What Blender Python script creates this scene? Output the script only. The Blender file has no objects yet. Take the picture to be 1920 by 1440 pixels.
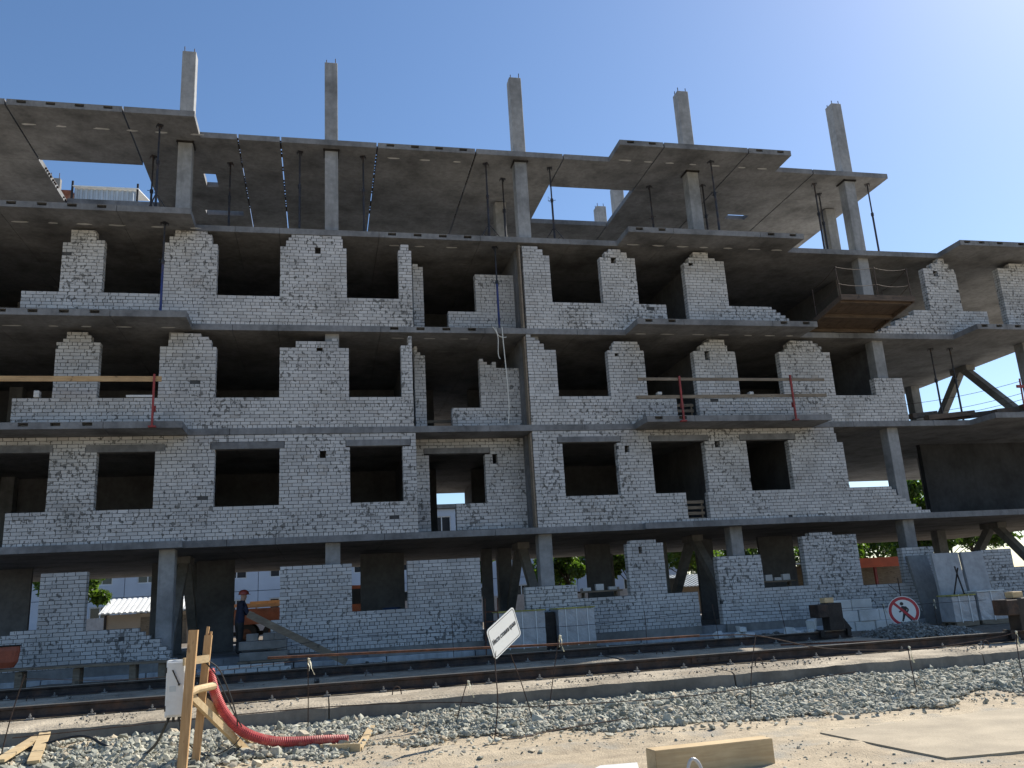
import bpy, bmesh, math, random
import numpy as np
from mathutils import Vector, Matrix

random.seed(11)
rng = np.random.default_rng(11)
scene = bpy.context.scene
COL = scene.collection
R = math.radians

# ------------------------------------------------------------------ camera
YAW, PITCH, ROLL = 0.22788863, 0.25401638, -0.05855781
cam_data = bpy.data.cameras.new('Camera')
cam_data.sensor_width = 36.0
cam_data.lens = 29.823
cam_data.clip_start = 0.05
cam_data.clip_end = 3000.0
cam = bpy.data.objects.new('Camera', cam_data)
COL.objects.link(cam)
_f = Vector((math.sin(YAW) * math.cos(PITCH), math.cos(YAW) * math.cos(PITCH), math.sin(PITCH)))
_r = Vector((math.cos(YAW), -math.sin(YAW), 0.0))
_u = _r.cross(_f)
_r2 = _r * math.cos(ROLL) + _u * math.sin(ROLL)
_u2 = _u * math.cos(ROLL) - _r * math.sin(ROLL)
_m = Matrix((_r2, _u2, -_f)).transposed().to_4x4()
_m.translation = Vector((0.0, -23.80, 1.65))
cam.matrix_world = _m
scene.camera = cam

# ------------------------------------------------------------------ sky, sun, exposure
SUN_AZ, SUN_EL = R(64.0), R(43.0)          # azimuth from +Y towards +X
world = bpy.data.worlds.new('World')
scene.world = world
world.use_nodes = True
wn = world.node_tree.nodes
bg = wn['Background']
sky = wn.new('ShaderNodeTexSky')
sky.sky_type = 'NISHITA'
sky.sun_disc = False
sky.sun_elevation = SUN_EL
sky.sun_rotation = SUN_AZ
sky.altitude = 100.0
sky.air_density = 1.0
sky.dust_density = 0.55
sky.ozone_density = 3.6
bg.inputs['Strength'].default_value = 0.10
hsv = wn.new('ShaderNodeHueSaturation')
hsv.inputs['Saturation'].default_value = 1.08
world.node_tree.links.new(sky.outputs['Color'], hsv.inputs['Color'])
world.node_tree.links.new(hsv.outputs['Color'], bg.inputs['Color'])

sun_data = bpy.data.lights.new('Sun', 'SUN')
sun_data.energy = 5.0
sun_data.angle = R(0.5)
sun_data.color = (1.0, 0.94, 0.84)
sun = bpy.data.objects.new('Sun', sun_data)
COL.objects.link(sun)
sun_dir = Vector((math.sin(SUN_AZ) * math.cos(SUN_EL), math.cos(SUN_AZ) * math.cos(SUN_EL), math.sin(SUN_EL)))
sun.rotation_euler = sun_dir.to_track_quat('Z', 'Y').to_euler()
sun.location = sun_dir * 60

vs = scene.view_settings
vs.view_transform = 'Standard'
vs.look = 'None'
vs.gamma = 1.0
vs.use_curve_mapping = False
vs.exposure = 0.65
scene.cycles.max_bounces = 8
scene.cycles.diffuse_bounces = 5

# ------------------------------------------------------------------ materials
MATS = {}


def new_mat(name):
    m = bpy.data.materials.new(name)
    m.use_nodes = True
    nt = m.node_tree
    return m, nt, nt.nodes, nt.links, nt.nodes['Principled BSDF']


def ramp(nodes, stops):
    r = nodes.new('ShaderNodeValToRGB')
    el = r.color_ramp.elements
    while len(el) < len(stops):
        el.new(0.5)
    for e, (p, c) in zip(el, stops):
        e.position = p
        e.color = (c[0], c[1], c[2], 1) if not isinstance(c, (int, float)) else (c, c, c, 1)
    return r


def noise(nodes, links, vec, scale, detail=4.0, rough=0.55, dist=0.0):
    n = nodes.new('ShaderNodeTexNoise')
    n.inputs['Scale'].default_value = scale
    n.inputs['Detail'].default_value = detail
    n.inputs['Roughness'].default_value = rough
    n.inputs['Distortion'].default_value = dist
    links.new(vec, n.inputs['Vector'])
    return n


def mix(nodes, links, fac, a, b, mode='MIX'):
    m = nodes.new('ShaderNodeMix')
    m.data_type = 'RGBA'
    m.blend_type = mode
    for sock, v in ((0, fac), (6, a), (7, b)):
        if hasattr(v, 'is_linked') or hasattr(v, 'links'):
            links.new(v, m.inputs[sock])
        elif isinstance(v, (int, float)):
            m.inputs[sock].default_value = v
        else:
            m.inputs[sock].default_value = (v[0], v[1], v[2], 1)
    return m.outputs[2]


def bump(nodes, links, height, strength, dist, bsdf):
    b = nodes.new('ShaderNodeBump')
    b.inputs['Strength'].default_value = strength
    b.inputs['Distance'].default_value = dist
    links.new(height, b.inputs['Height'])
    links.new(b.outputs['Normal'], bsdf.inputs['Normal'])


def geo_pos(nodes):
    return nodes.new('ShaderNodeNewGeometry').outputs['Position']


def mat_simple(name, col, rough=0.8, metal=0.0, var=0.18, scale=3.0, fine=30.0, bump_s=0.15, bump_d=0.01, dirt=None, dirt_amt=0.5):
    """base colour with broad and fine mottling, optional dirt colour in patches"""
    m, nt, n, l, b = new_mat(name)
    pos = geo_pos(n)
    n1 = noise(n, l, pos, scale, 5.0)
    n2 = noise(n, l, pos, fine, 4.0)
    lo = tuple(max(0.0, c * (1 - var * 1.6)) for c in col)
    hi = tuple(min(1.0, c * (1 + var)) for c in col)
    r1 = ramp(n, [(0.3, lo), (0.7, hi)])
    l.new(n1.outputs['Fac'], r1.inputs['Fac'])
    r2 = ramp(n, [(0.3, (1 - var,) * 3), (0.7, (1.0,) * 3)])
    l.new(n2.outputs['Fac'], r2.inputs['Fac'])
    out = mix(n, l, 1.0, r1.outputs['Color'], r2.outputs['Color'], 'MULTIPLY')
    if dirt:
        n3 = noise(n, l, pos, scale * 0.7, 6.0, 0.65)
        r3 = ramp(n, [(0.5, 0.0), (0.68, dirt_amt)])
        l.new(n3.outputs['Fac'], r3.inputs['Fac'])
        out = mix(n, l, r3.outputs['Color'], out, dirt)
    l.new(out, b.inputs['Base Color'])
    b.inputs['Roughness'].default_value = rough
    b.inputs['Metallic'].default_value = metal
    if bump_s:
        bump(n, l, n2.outputs['Fac'], bump_s, bump_d, b)
    MATS[name] = m
    return m


def mat_brick():
    m, nt, n, l, b = new_mat('silicate_brick')
    pos = geo_pos(n)
    att = n.new('ShaderNodeAttribute')
    att.attribute_name = 'tone'
    oi = n.new('ShaderNodeObjectInfo')
    add = n.new('ShaderNodeMath')
    add.operation = 'ADD'
    l.new(att.outputs['Fac'], add.inputs[0])
    l.new(oi.outputs['Random'], add.inputs[1])
    fr = n.new('ShaderNodeMath')
    fr.operation = 'FRACT'
    l.new(add.outputs[0], fr.inputs[0])
    base = ramp(n, [(0.0, (0.40, 0.395, 0.39)), (0.12, (0.485, 0.478, 0.472)), (0.6, (0.53, 0.523, 0.516)), (0.88, (0.57, 0.562, 0.553)), (1.0, (0.44, 0.42, 0.40))])
    l.new(fr.outputs[0], base.inputs['Fac'])
    big = noise(n, l, pos, 0.7, 4.0, 0.6)
    rb = ramp(n, [(0.3, (0.74, 0.735, 0.72)), (0.52, (0.97, 0.97, 0.965)), (0.7, (1.06, 1.06, 1.06))])
    l.new(big.outputs['Fac'], rb.inputs['Fac'])
    c1 = mix(n, l, 1.0, base.outputs['Color'], rb.outputs['Color'], 'MULTIPLY')
    # mortar smears and broken arrises in irregular patches
    sm = noise(n, l, pos, 8.5, 2.5, 0.5, 0.25)
    area = noise(n, l, pos, 0.55, 3.0, 0.5)
    ra = ramp(n, [(0.38, 0.0), (0.66, 0.14)])
    l.new(area.outputs['Fac'], ra.inputs['Fac'])
    s = n.new('ShaderNodeMath')
    s.operation = 'ADD'
    l.new(sm.outputs['Fac'], s.inputs[0])
    l.new(ra.outputs['Color'], s.inputs[1])
    rs = ramp(n, [(0.668, 0.0), (0.70, 0.88)])
    l.new(s.outputs[0], rs.inputs['Fac'])
    c2 = mix(n, l, rs.outputs['Color'], c1, (0.14, 0.137, 0.13))
    fine = noise(n, l, pos, 60.0, 3.0)
    rf = ramp(n, [(0.3, (0.88,) * 3), (0.7, (1.04,) * 3)])
    l.new(fine.outputs['Fac'], rf.inputs['Fac'])
    c3 = mix(n, l, 1.0, c2, rf.outputs['Color'], 'MULTIPLY')
    l.new(c3, b.inputs['Base Color'])
    b.inputs['Roughness'].default_value = 0.9
    bump(n, l, fine.outputs['Fac'], 0.25, 0.004, b)
    MATS['brick'] = m


def mat_wood(name, c_light, c_dark, stretch=(6.0, 6.0, 6.0), rough=0.75):
    """grain as noise drawn out along the piece"""
    m, nt, n, l, b = new_mat(name)
    pos = geo_pos(n)
    mp = n.new('ShaderNodeMapping')
    mp.inputs['Scale'].default_value = stretch
    l.new(pos, mp.inputs['Vector'])
    g1 = noise(n, l, mp.outputs['Vector'], 1.0, 6.0, 0.62, 0.6)
    g2 = noise(n, l, pos, 2.2, 4.0, 0.6)
    r1 = ramp(n, [(0.32, c_dark), (0.66, c_light)])
    l.new(g1.outputs['Fac'], r1.inputs['Fac'])
    r2 = ramp(n, [(0.3, (0.78, 0.76, 0.74)), (0.7, (1.06, 1.05, 1.03))])
    l.new(g2.outputs['Fac'], r2.inputs['Fac'])
    c = mix(n, l, 1.0, r1.outputs['Color'], r2.outputs['Color'], 'MULTIPLY')
    kn = noise(n, l, pos, 6.5, 1.0)
    rk = ramp(n, [(0.70, 0.0), (0.735, 0.7)])
    l.new(kn.outputs['Fac'], rk.inputs['Fac'])
    c = mix(n, l, rk.outputs['Color'], c, tuple(x * 0.4 for x in c_dark))
    l.new(c, b.inputs['Base Color'])
    b.inputs['Roughness'].default_value = rough
    bump(n, l, g1.outputs['Fac'], 0.25, 0.004, b)
    MATS[name] = m


def mat_concrete(name, col, streak=0.35, var=0.2):
    m, nt, n, l, b = new_mat(name)
    pos = geo_pos(n)
    n1 = noise(n, l, pos, 0.9, 6.0, 0.62)
    n2 = noise(n, l, pos, 7.0, 5.0, 0.6)
    n3 = noise(n, l, pos, 45.0, 3.0)
    mp = n.new('ShaderNodeMapping')
    mp.inputs['Scale'].default_value = (5.0, 5.0, 0.55)
    l.new(pos, mp.inputs['Vector'])
    n4 = noise(n, l, mp.outputs['Vector'], 1.0, 5.0, 0.65)
    r1 = ramp(n, [(0.3, tuple(c * (1 - var * 1.7) for c in col)), (0.52, col), (0.75, tuple(min(1, c * (1 + var)) for c in col))])
    l.new(n1.outputs['Fac'], r1.inputs['Fac'])
    r2 = ramp(n, [(0.35, (0.78,) * 3), (0.62, (1.05,) * 3)])
    l.new(n2.outputs['Fac'], r2.inputs['Fac'])
    c = mix(n, l, 0.75, r1.outputs['Color'], r2.outputs['Color'], 'MULTIPLY')
    r4 = ramp(n, [(0.5, 0.0), (0.72, streak)])
    l.new(n4.outputs['Fac'], r4.inputs['Fac'])
    c = mix(n, l, r4.outputs['Color'], c, tuple(x * 0.5 for x in col))
    l.new(c, b.inputs['Base Color'])
    b.inputs['Roughness'].default_value = 0.88
    bump(n, l, n3.outputs['Fac'], 0.25, 0.006, b)
    MATS[name] = m


def mat_ground():
    m, nt, n, l, b = new_mat('sandy_ground')
    pos = geo_pos(n)
    n1 = noise(n, l, pos, 0.45, 6.0, 0.6)
    n2 = noise(n, l, pos, 5.0, 6.0, 0.65)
    n3 = noise(n, l, pos, 40.0, 4.0, 0.6)
    sand = ramp(n, [(0.3, (0.34, 0.275, 0.19)), (0.55, (0.46, 0.38, 0.265)), (0.78, (0.53, 0.45, 0.325))])
    l.new(n1.outputs['Fac'], sand.inputs['Fac'])
    g = ramp(n, [(0.35, (0.68,) * 3), (0.65, (1.06,) * 3)])
    l.new(n2.outputs['Fac'], g.inputs['Fac'])
    c = mix(n, l, 0.8, sand.outputs['Color'], g.outputs['Color'], 'MULTIPLY')
    # grey crushed-stone dust in drifts
    n4 = noise(n, l, pos, 1.1, 5.0, 0.6)
    r4 = ramp(n, [(0.52, 0.0), (0.66, 0.75)])
    l.new(n4.outputs['Fac'], r4.inputs['Fac'])
    c = mix(n, l, r4.outputs['Color'], c, (0.29, 0.275, 0.235))
    # brown dirt past the near rail, darkened to paint in the building's shade
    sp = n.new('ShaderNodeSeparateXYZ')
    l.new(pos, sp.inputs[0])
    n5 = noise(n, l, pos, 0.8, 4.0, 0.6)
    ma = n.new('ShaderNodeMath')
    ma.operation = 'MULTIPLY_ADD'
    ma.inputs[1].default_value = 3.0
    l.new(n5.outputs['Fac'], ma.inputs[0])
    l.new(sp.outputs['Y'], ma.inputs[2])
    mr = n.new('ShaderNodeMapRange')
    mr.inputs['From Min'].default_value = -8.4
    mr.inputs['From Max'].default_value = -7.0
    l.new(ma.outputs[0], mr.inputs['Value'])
    soil_shade = mix(n, l, 1.0, (0.17, 0.14, 0.105), g.outputs['Color'], 'MULTIPLY')
    c = mix(n, l, mr.outputs['Result'], c, soil_shade)
    v = n.new('ShaderNodeTexVoronoi')
    v.inputs['Scale'].default_value = 38.0
    l.new(pos, v.inputs['Vector'])
    rv = ramp(n, [(0.0, (0.55,) * 3), (0.25, (1.0,) * 3)])
    l.new(v.outputs['Distance'], rv.inputs['Fac'])
    c = mix(n, l, 0.45, c, rv.outputs['Color'], 'MULTIPLY')
    l.new(c, b.inputs['Base Color'])
    b.inputs['Roughness'].default_value = 0.95
    ad = n.new('ShaderNodeMath')
    ad.operation = 'ADD'
    l.new(n2.outputs['Fac'], ad.inputs[0])
    l.new(n3.outputs['Fac'], ad.inputs[1])
    bump(n, l, ad.outputs[0], 0.6, 0.03, b)
    MATS['ground'] = m


def mat_stone(name, stops, rough=0.85):
    m, nt, n, l, b = new_mat(name)
    pos = geo_pos(n)
    att = n.new('ShaderNodeAttribute')
    att.attribute_name = 'tone'
    r = ramp(n, stops)
    l.new(att.outputs['Fac'], r.inputs['Fac'])
    n2 = noise(n, l, pos, 45.0, 4.0)
    g = ramp(n, [(0.3, (0.75,) * 3), (0.7, (1.08,) * 3)])
    l.new(n2.outputs['Fac'], g.inputs['Fac'])
    c = mix(n, l, 1.0, r.outputs['Color'], g.outputs['Color'], 'MULTIPLY')
    l.new(c, b.inputs['Base Color'])
    b.inputs['Roughness'].default_value = rough
    MATS[name] = m


def mat_leaf(name, c1, c2):
    m, nt, n, l, b = new_mat(name)
    att = n.new('ShaderNodeAttribute')
    att.attribute_name = 'tone'
    r = ramp(n, [(0.0, c1), (1.0, c2)])
    l.new(att.outputs['Fac'], r.inputs['Fac'])
    l.new(r.outputs['Color'], b.inputs['Base Color'])
    b.inputs['Roughness'].default_value = 0.55
    tr = n.new('ShaderNodeBsdfTranslucent')
    tc = mix(n, l, 1.0, r.outputs['Color'], (1.5, 1.7, 0.6), 'MULTIPLY')
    l.new(tc, tr.inputs['Color'])
    ms = n.new('ShaderNodeMixShader')
    ms.inputs['Fac'].default_value = 0.45
    l.new(b.outputs[0], ms.inputs[1])
    l.new(tr.outputs[0], ms.inputs[2])
    l.new(ms.outputs[0], n['Material Output'].inputs['Surface'])
    MATS[name] = m


mat_brick()
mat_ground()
mat_simple('mortar', (0.072, 0.072, 0.072), 0.95, var=0.25, scale=4.0, fine=50.0, bump_s=0.4)
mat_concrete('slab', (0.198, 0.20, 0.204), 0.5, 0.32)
mat_concrete('slab_top_bounce', (0.50, 0.475, 0.43), 0.25, 0.2)  # paler than the soffit, added to throw light upward
mat_concrete('column', (0.275, 0.278, 0.28), 0.55, 0.26)
mat_concrete('old_concrete', (0.22, 0.212, 0.198), 0.5, 0.25)
mat_concrete('beam_side_shade', (0.185, 0.172, 0.15), 0.5, 0.3)  # beam sides darkened, shade put into the concrete colour
mat_simple('beam_sand', (0.40, 0.345, 0.26), 0.95, 0.0, var=0.3, scale=1.4, fine=24.0, bump_s=0.9, bump_d=0.03, dirt=(0.22, 0.18, 0.13), dirt_amt=0.9)
mat_concrete('wall_or_light_block', (0.15, 0.15, 0.153), 0.3, 0.2)
mat_concrete('dark_wall_concrete', (0.045, 0.047, 0.052), 0.6, 0.35)
mat_concrete('panel_concrete', (0.40, 0.405, 0.41), 0.3, 0.1)
mat_concrete('foundation', (0.40, 0.415, 0.43), 0.8, 0.25)
mat_simple('white_block', (0.62, 0.62, 0.60), 0.9, var=0.1, scale=2.0, fine=40, dirt=(0.35, 0.34, 0.31), dirt_amt=0.5)
mat_simple('rail_steel', (0.055, 0.042, 0.036), 0.75, 0.3, var=0.35, scale=5.0, fine=40, dirt=(0.12, 0.06, 0.035), dirt_amt=0.6)
mat_simple('rail_head', (0.30, 0.285, 0.27), 0.38, 0.75, var=0.15, scale=3.0, fine=30)
mat_simple('rust', (0.13, 0.055, 0.03), 0.85, 0.1, var=0.4, scale=8.0, fine=50)
mat_simple('dark_steel', (0.035, 0.03, 0.028), 0.6, 0.4, var=0.3, scale=5.0)
mat_simple('rebar', (0.075, 0.05, 0.04), 0.75, 0.4, var=0.3, scale=12.0)
mat_simple('blue_paint', (0.025, 0.045, 0.19), 0.5, 0.2, var=0.3, scale=4.0, dirt=(0.10, 0.07, 0.05), dirt_amt=0.7)
mat_simple('prop_steel', (0.04, 0.043, 0.055), 0.55, 0.4, var=0.3, scale=6.0, dirt=(0.12, 0.07, 0.04), dirt_amt=0.6)
mat_simple('red_paint', (0.30, 0.035, 0.03), 0.5, 0.1, var=0.25, scale=4.0, dirt=(0.09, 0.05, 0.04), dirt_amt=0.6)
mat_simple('orange_paint', (0.50, 0.095, 0.032), 0.6, 0.0, var=0.12, scale=2.0)
mat_simple('truck_orange', (0.27, 0.085, 0.04), 0.7, 0.0, var=0.25, scale=2.0, dirt=(0.16, 0.11, 0.08), dirt_amt=0.8)
mat_simple('tub_orange', (0.36, 0.09, 0.045), 0.55, 0.0, var=0.2, scale=2.0)
mat_simple('white_paint', (0.66, 0.67, 0.66), 0.45, 0.0, var=0.06, scale=3.0, dirt=(0.42, 0.38, 0.32), dirt_amt=0.45)
mat_simple('sign_white', (0.78, 0.79, 0.76), 0.35, 0.0, var=0.03, scale=2.0, bump_s=0.0)
mat_simple('sign_red', (0.50, 0.03, 0.045), 0.4, 0.0, var=0.06, bump_s=0.0)
mat_simple('sign_black', (0.02, 0.02, 0.025), 0.45, 0.0, var=0.1, bump_s=0.0)
mat_simple('cable_black', (0.018, 0.018, 0.018), 0.5, 0.0, var=0.2, bump_s=0.0)
mat_simple('hose_red', (0.44, 0.06, 0.062), 0.55, 0.0, var=0.2, scale=5.0, dirt=(0.45, 0.26, 0.19), dirt_amt=0.7, bump_s=0.05)
mat_simple('ribbon', (0.70, 0.66, 0.50), 0.6, 0.0, var=0.1, bump_s=0.0)
mat_simple('rope', (0.62, 0.61, 0.56), 0.8, 0.0, var=0.1, bump_s=0.0)
mat_simple('wrap', (0.44, 0.44, 0.45), 0.28, 0.0, var=0.12, scale=2.5, fine=14, bump_s=0.4, bump_d=0.03)
mat_simple('pallet_top', (0.42, 0.38, 0.10), 0.7, 0.0, var=0.25, scale=3.0)
mat_simple('strap', (0.72, 0.72, 0.70), 0.4, 0.0, var=0.05, bump_s=0.0)
mat_simple('pale_panel', (0.50, 0.56, 0.64), 0.8, 0.0, var=0.07, scale=0.6)
mat_simple('blue_trim', (0.06, 0.10, 0.20), 0.6, 0.0, var=0.1)
mat_simple('beige_render', (0.42, 0.345, 0.27), 0.9, 0.0, var=0.1, scale=0.8)
mat_simple('roof_white', (0.70, 0.70, 0.67), 0.7, 0.0, var=0.1, scale=2.0)
mat_simple('corrugated', (0.46, 0.50, 0.53), 0.4, 0.45, var=0.1, scale=1.0)
mat_simple('red_brick', (0.28, 0.105, 0.065), 0.9, 0.0, var=0.35, scale=2.5, fine=18, dirt=(0.33, 0.27, 0.22), dirt_amt=0.7)
mat_simple('glass_dark', (0.03, 0.035, 0.04), 0.08, 0.0, var=0.1, bump_s=0.0)
mat_simple('bark', (0.10, 0.08, 0.06), 0.95, 0.0, var=0.3, scale=6.0, fine=25, bump_s=0.6, bump_d=0.03)
mat_simple('cloth_navy', (0.022, 0.026, 0.055), 0.9, 0.0, var=0.2, scale=8.0)
mat_simple('cloth_dark', (0.03, 0.03, 0.03), 0.9, 0.0, var=0.2, scale=8.0)
mat_simple('helmet_orange', (0.30, 0.055, 0.035), 0.4, 0.0, var=0.05, bump_s=0.0)
mat_simple('skin', (0.42, 0.25, 0.18), 0.6, 0.0, var=0.06, bump_s=0.0)
mat_simple('tyre', (0.02, 0.02, 0.02), 0.9, 0.0, var=0.2)
mat_simple('barrel_blue', (0.03, 0.06, 0.14), 0.5, 0.0, var=0.1)
mat_simple('pvc_grey', (0.45, 0.46, 0.47), 0.35, 0.0, var=0.06, bump_s=0.0)
mat_simple('sheet_metal', (0.385, 0.325, 0.235), 0.9, 0.0, var=0.16, scale=1.6, fine=36, bump_s=0.5, dirt=(0.29, 0.245, 0.175), dirt_amt=0.7)
mat_wood('pine', (0.54, 0.36, 0.18), (0.40, 0.24, 0.11), (3.0, 40.0, 40.0))
mat_wood('pine_upright', (0.52, 0.335, 0.165), (0.37, 0.215, 0.095), (45.0, 45.0, 2.5))
mat_wood('pale_pine', (0.60, 0.47, 0.28), (0.48, 0.35, 0.19), (2.5, 30.0, 30.0))
mat_wood('dark_wood', (0.12, 0.085, 0.06), (0.06, 0.042, 0.03), (3.0, 22.0, 22.0))
mat_wood('grey_wood', (0.25, 0.205, 0.15), (0.14, 0.11, 0.08), (3.0, 22.0, 22.0))
mat_stone('gravel_stone', [(0.0, (0.17, 0.17, 0.14)), (0.25, (0.29, 0.29, 0.235)), (0.6, (0.385, 0.38, 0.31)), (0.82, (0.47, 0.455, 0.37)), (1.0, (0.44, 0.36, 0.25))])
mat_stone('dark_stone', [(0.0, (0.08, 0.075, 0.065)), (0.5, (0.19, 0.175, 0.145)), (1.0, (0.36, 0.36, 0.33))])
mat_leaf('leaf', (0.045, 0.085, 0.018), (0.11, 0.17, 0.035))
mat_leaf('leaf_dark', (0.03, 0.058, 0.014), (0.075, 0.12, 0.028))


# ------------------------------------------------------------------ mesh helpers
class MB:
    """collects shapes in world coordinates and links them as ONE mesh object"""

    def __init__(s):
        s.v, s.f, s.tone = [], [], []

    def quadmesh(s, verts, faces, tone=0.5):
        o = len(s.v)
        s.v += [tuple(p) for p in verts]
        s.f += [tuple(i + o for i in f) for f in faces]
        s.tone += [tone] * len(faces)

    def box(s, x0, x1, y0, y1, z0, z1, tone=0.5):
        s.quadmesh([(x0, y0, z0), (x1, y0, z0), (x1, y1, z0), (x0, y1, z0), (x0, y0, z1), (x1, y0, z1), (x1, y1, z1), (x0, y1, z1)],
                   [(0, 3, 2, 1), (4, 5, 6, 7), (0, 1, 5, 4), (1, 2, 6, 5), (2, 3, 7, 6), (3, 0, 4, 7)], tone)

    def cbox(s, x0, x1, y0, y1, z0, z1, c=0.01, tone=0.5):
        """box with chamfered vertical and horizontal arrises"""
        bm = bmesh.new()
        bmesh.ops.create_cube(bm, size=1.0)
        for v in bm.verts:
            v.co = Vector(((x0 + x1) / 2 + v.co.x * (x1 - x0), (y0 + y1) / 2 + v.co.y * (y1 - y0), (z0 + z1) / 2 + v.co.z * (z1 - z0)))
        bmesh.ops.bevel(bm, geom=bm.edges[:], offset=c, segments=1, affect='EDGES')
        s.from_bm(bm, tone)

    def from_bm(s, bm, tone=0.5):
        bm.verts.ensure_lookup_table()
        bm.verts.index_update()
        s.quadmesh([tuple(v.co) for v in bm.verts], [[v.index for v in f.verts] for f in bm.faces], tone)
        bm.free()

    def bar(s, a, b, w, h, up=(0, 0, 1), c=0.0):
        """rectangular bar from a to b, section w (sideways) x h (along up)"""
        a, b = Vector(a), Vector(b)
        d = (b - a)
        L = d.length
        d.normalize()
        u = Vector(up)
        if abs(d.dot(u)) > 0.97:
            u = Vector((0, 1, 0))
        side = d.cross(u).normalized()
        u = side.cross(d).normalized()
        P = []
        for t in (0, L):
            for sx, sz in ((-1, -1), (1, -1), (1, 1), (-1, 1)):
                P.append(a + d * t + side * (sx * w / 2) + u * (sz * h / 2))
        s.quadmesh(P, [(0, 1, 2, 3), (7, 6, 5, 4), (0, 4, 5, 1), (1, 5, 6, 2), (2, 6, 7, 3), (3, 7, 4, 0)])

    def tube(s, pts, r, seg=8, caps=True, radii=None):
        pts = [Vector(p) for p in pts]
        n = len(pts)
        rings = []
        prev = None
        for i, p in enumerate(pts):
            t = (pts[min(i + 1, n - 1)] - pts[max(i - 1, 0)]).normalized()
            if prev is None:
                a = Vector((0, 0, 1)) if abs(t.z) < 0.9 else Vector((1, 0, 0))
                nrm = t.cross(a).normalized()
            else:
                nrm = (prev - t * prev.dot(t)).normalized()
            prev = nrm
            bn = t.cross(nrm)
            rr = radii[i] if radii else r
            rings.append([p + (nrm * math.cos(k * 2 * math.pi / seg) + bn * math.sin(k * 2 * math.pi / seg)) * rr for k in range(seg)])
        V = [q for ring in rings for q in ring]
        F = []
        for i in range(n - 1):
            for k in range(seg):
                F.append((i * seg + k, i * seg + (k + 1) % seg, (i + 1) * seg + (k + 1) % seg, (i + 1) * seg + k))
        if caps:
            F.append(tuple(range(seg - 1, -1, -1)))
            F.append(tuple(range((n - 1) * seg, n * seg)))
        s.quadmesh(V, F)

    def prism(s, poly, axis, a0, a1):
        """extrude 2D polygon along axis ('x': poly in y,z ; 'y': poly in x,z ; 'z': poly in x,y)"""
        def p3(p, a):
            return {'x': (a, p[0], p[1]), 'y': (p[0], a, p[1]), 'z': (p[0], p[1], a)}[axis]
        n = len(poly)
        V = [p3(p, a0) for p in poly] + [p3(p, a1) for p in poly]
        F = [tuple(range(n - 1, -1, -1)), tuple(range(n, 2 * n))] + [(i, (i + 1) % n, n + (i + 1) % n, n + i) for i in range(n)]
        s.quadmesh(V, F)

    def mesh(s, name, mat, smooth=False, origin=(0, 0, 0), fix=True):
        me = bpy.data.meshes.new(name)
        ox, oy, oz = origin
        me.from_pydata([(x - ox, y - oy, z - oz) for x, y, z in s.v], [], s.f)
        at = me.attributes.new('tone', 'FLOAT', 'FACE')
        at.data.foreach_set('value', np.array(s.tone, dtype=np.float32))
        if fix and len(s.f) < 6000:
            bm = bmesh.new()
            bm.from_mesh(me)
            bmesh.ops.recalc_face_normals(bm, faces=bm.faces[:])
            bm.to_mesh(me)
            bm.free()
        if smooth:
            me.polygons.foreach_set('use_smooth', [True] * len(me.polygons))
        me.materials.append(MATS[mat])
        me.update()
        return me

    def build(s, name, mat, parent=None, smooth=False):
        o0 = world_loc(parent) if parent else Vector((0, 0, 0))
        me = s.mesh(name, mat, smooth, o0)
        return link(name, me, parent)


def world_loc(o):
    p = Vector((0, 0, 0))
    while o is not None:
        p += o.location
        o = o.parent
    return p


def link(name, data, parent=None):
    o = bpy.data.objects.new(name, data)
    COL.objects.link(o)
    if parent:
        o.parent = parent
    return o


def tag(o, label=None, cat=None, group=None, kind=None):
    if label:
        o['label'] = label
    if cat:
        o['category'] = cat
    if group:
        o['group'] = group
    if kind:
        o['kind'] = kind
    return o


def thing(name, loc, label, cat, group=None):
    o = bpy.data.objects.new(name, None)
    o.empty_display_size = 0.3
    COL.objects.link(o)
    o.location = loc
    return tag(o, label, cat, group)


def copy_tree(o, parent=None):
    c = o.copy()
    COL.objects.link(c)
    if parent:
        c.parent = parent
    for ch in list(o.children):
        copy_tree(ch, c)
    return c


def single(mb, name, mat, label, cat, loc=(0, 0, 0), group=None, smooth=False):
    """a thing that is one mesh, origin at loc"""
    me = mb.mesh(name, mat, smooth, loc)
    o = link(name, me)
    o.location = loc
    return tag(o, label, cat, group)


def curve_pts(pts, n=24):
    """Catmull-Rom through pts"""
    P = [Vector(p) for p in pts]
    P = [P[0] * 2 - P[1]] + P + [P[-1] * 2 - P[-2]]
    out = []
    m = len(P) - 3
    per = max(2, n // m)
    for i in range(m):
        a, b, c, d = P[i:i + 4]
        for k in range(per):
            t = k / per
            out.append(0.5 * ((2 * b) + (c - a) * t + (2 * a - 5 * b + 4 * c - d) * t * t + (3 * b - a - 3 * c + d) * t ** 3))
    out.append(P[-2])
    return out


def sag(a, b, drop, n=12):
    a, b = Vector(a), Vector(b)
    return [a.lerp(b, i / n) - Vector((0, 0, drop * 4 * (i / n) * (1 - i / n))) for i in range(n + 1)]

# ------------------------------------------------------------------ terrain
def smooth(a, b, t):
    t = np.clip((t - a) / (b - a), 0, 1)
    return t * t * (3 - 2 * t)


def vnoise(x, y, s, seed=0):
    """cheap smooth value noise"""
    x, y = x * s, y * s
    xi, yi = np.floor(x), np.floor(y)
    fx, fy = x - xi, y - yi
    fx, fy = fx * fx * (3 - 2 * fx), fy * fy * (3 - 2 * fy)

    def h(i, j):
        v = np.sin(i * 127.1 + j * 311.7 + seed * 74.7) * 43758.5453
        return v - np.floor(v)
    return (h(xi, yi) * (1 - fx) * (1 - fy) + h(xi + 1, yi) * fx * (1 - fy) + h(xi, yi + 1) * (1 - fx) * fy + h(xi + 1, yi + 1) * fx * fy)


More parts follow.
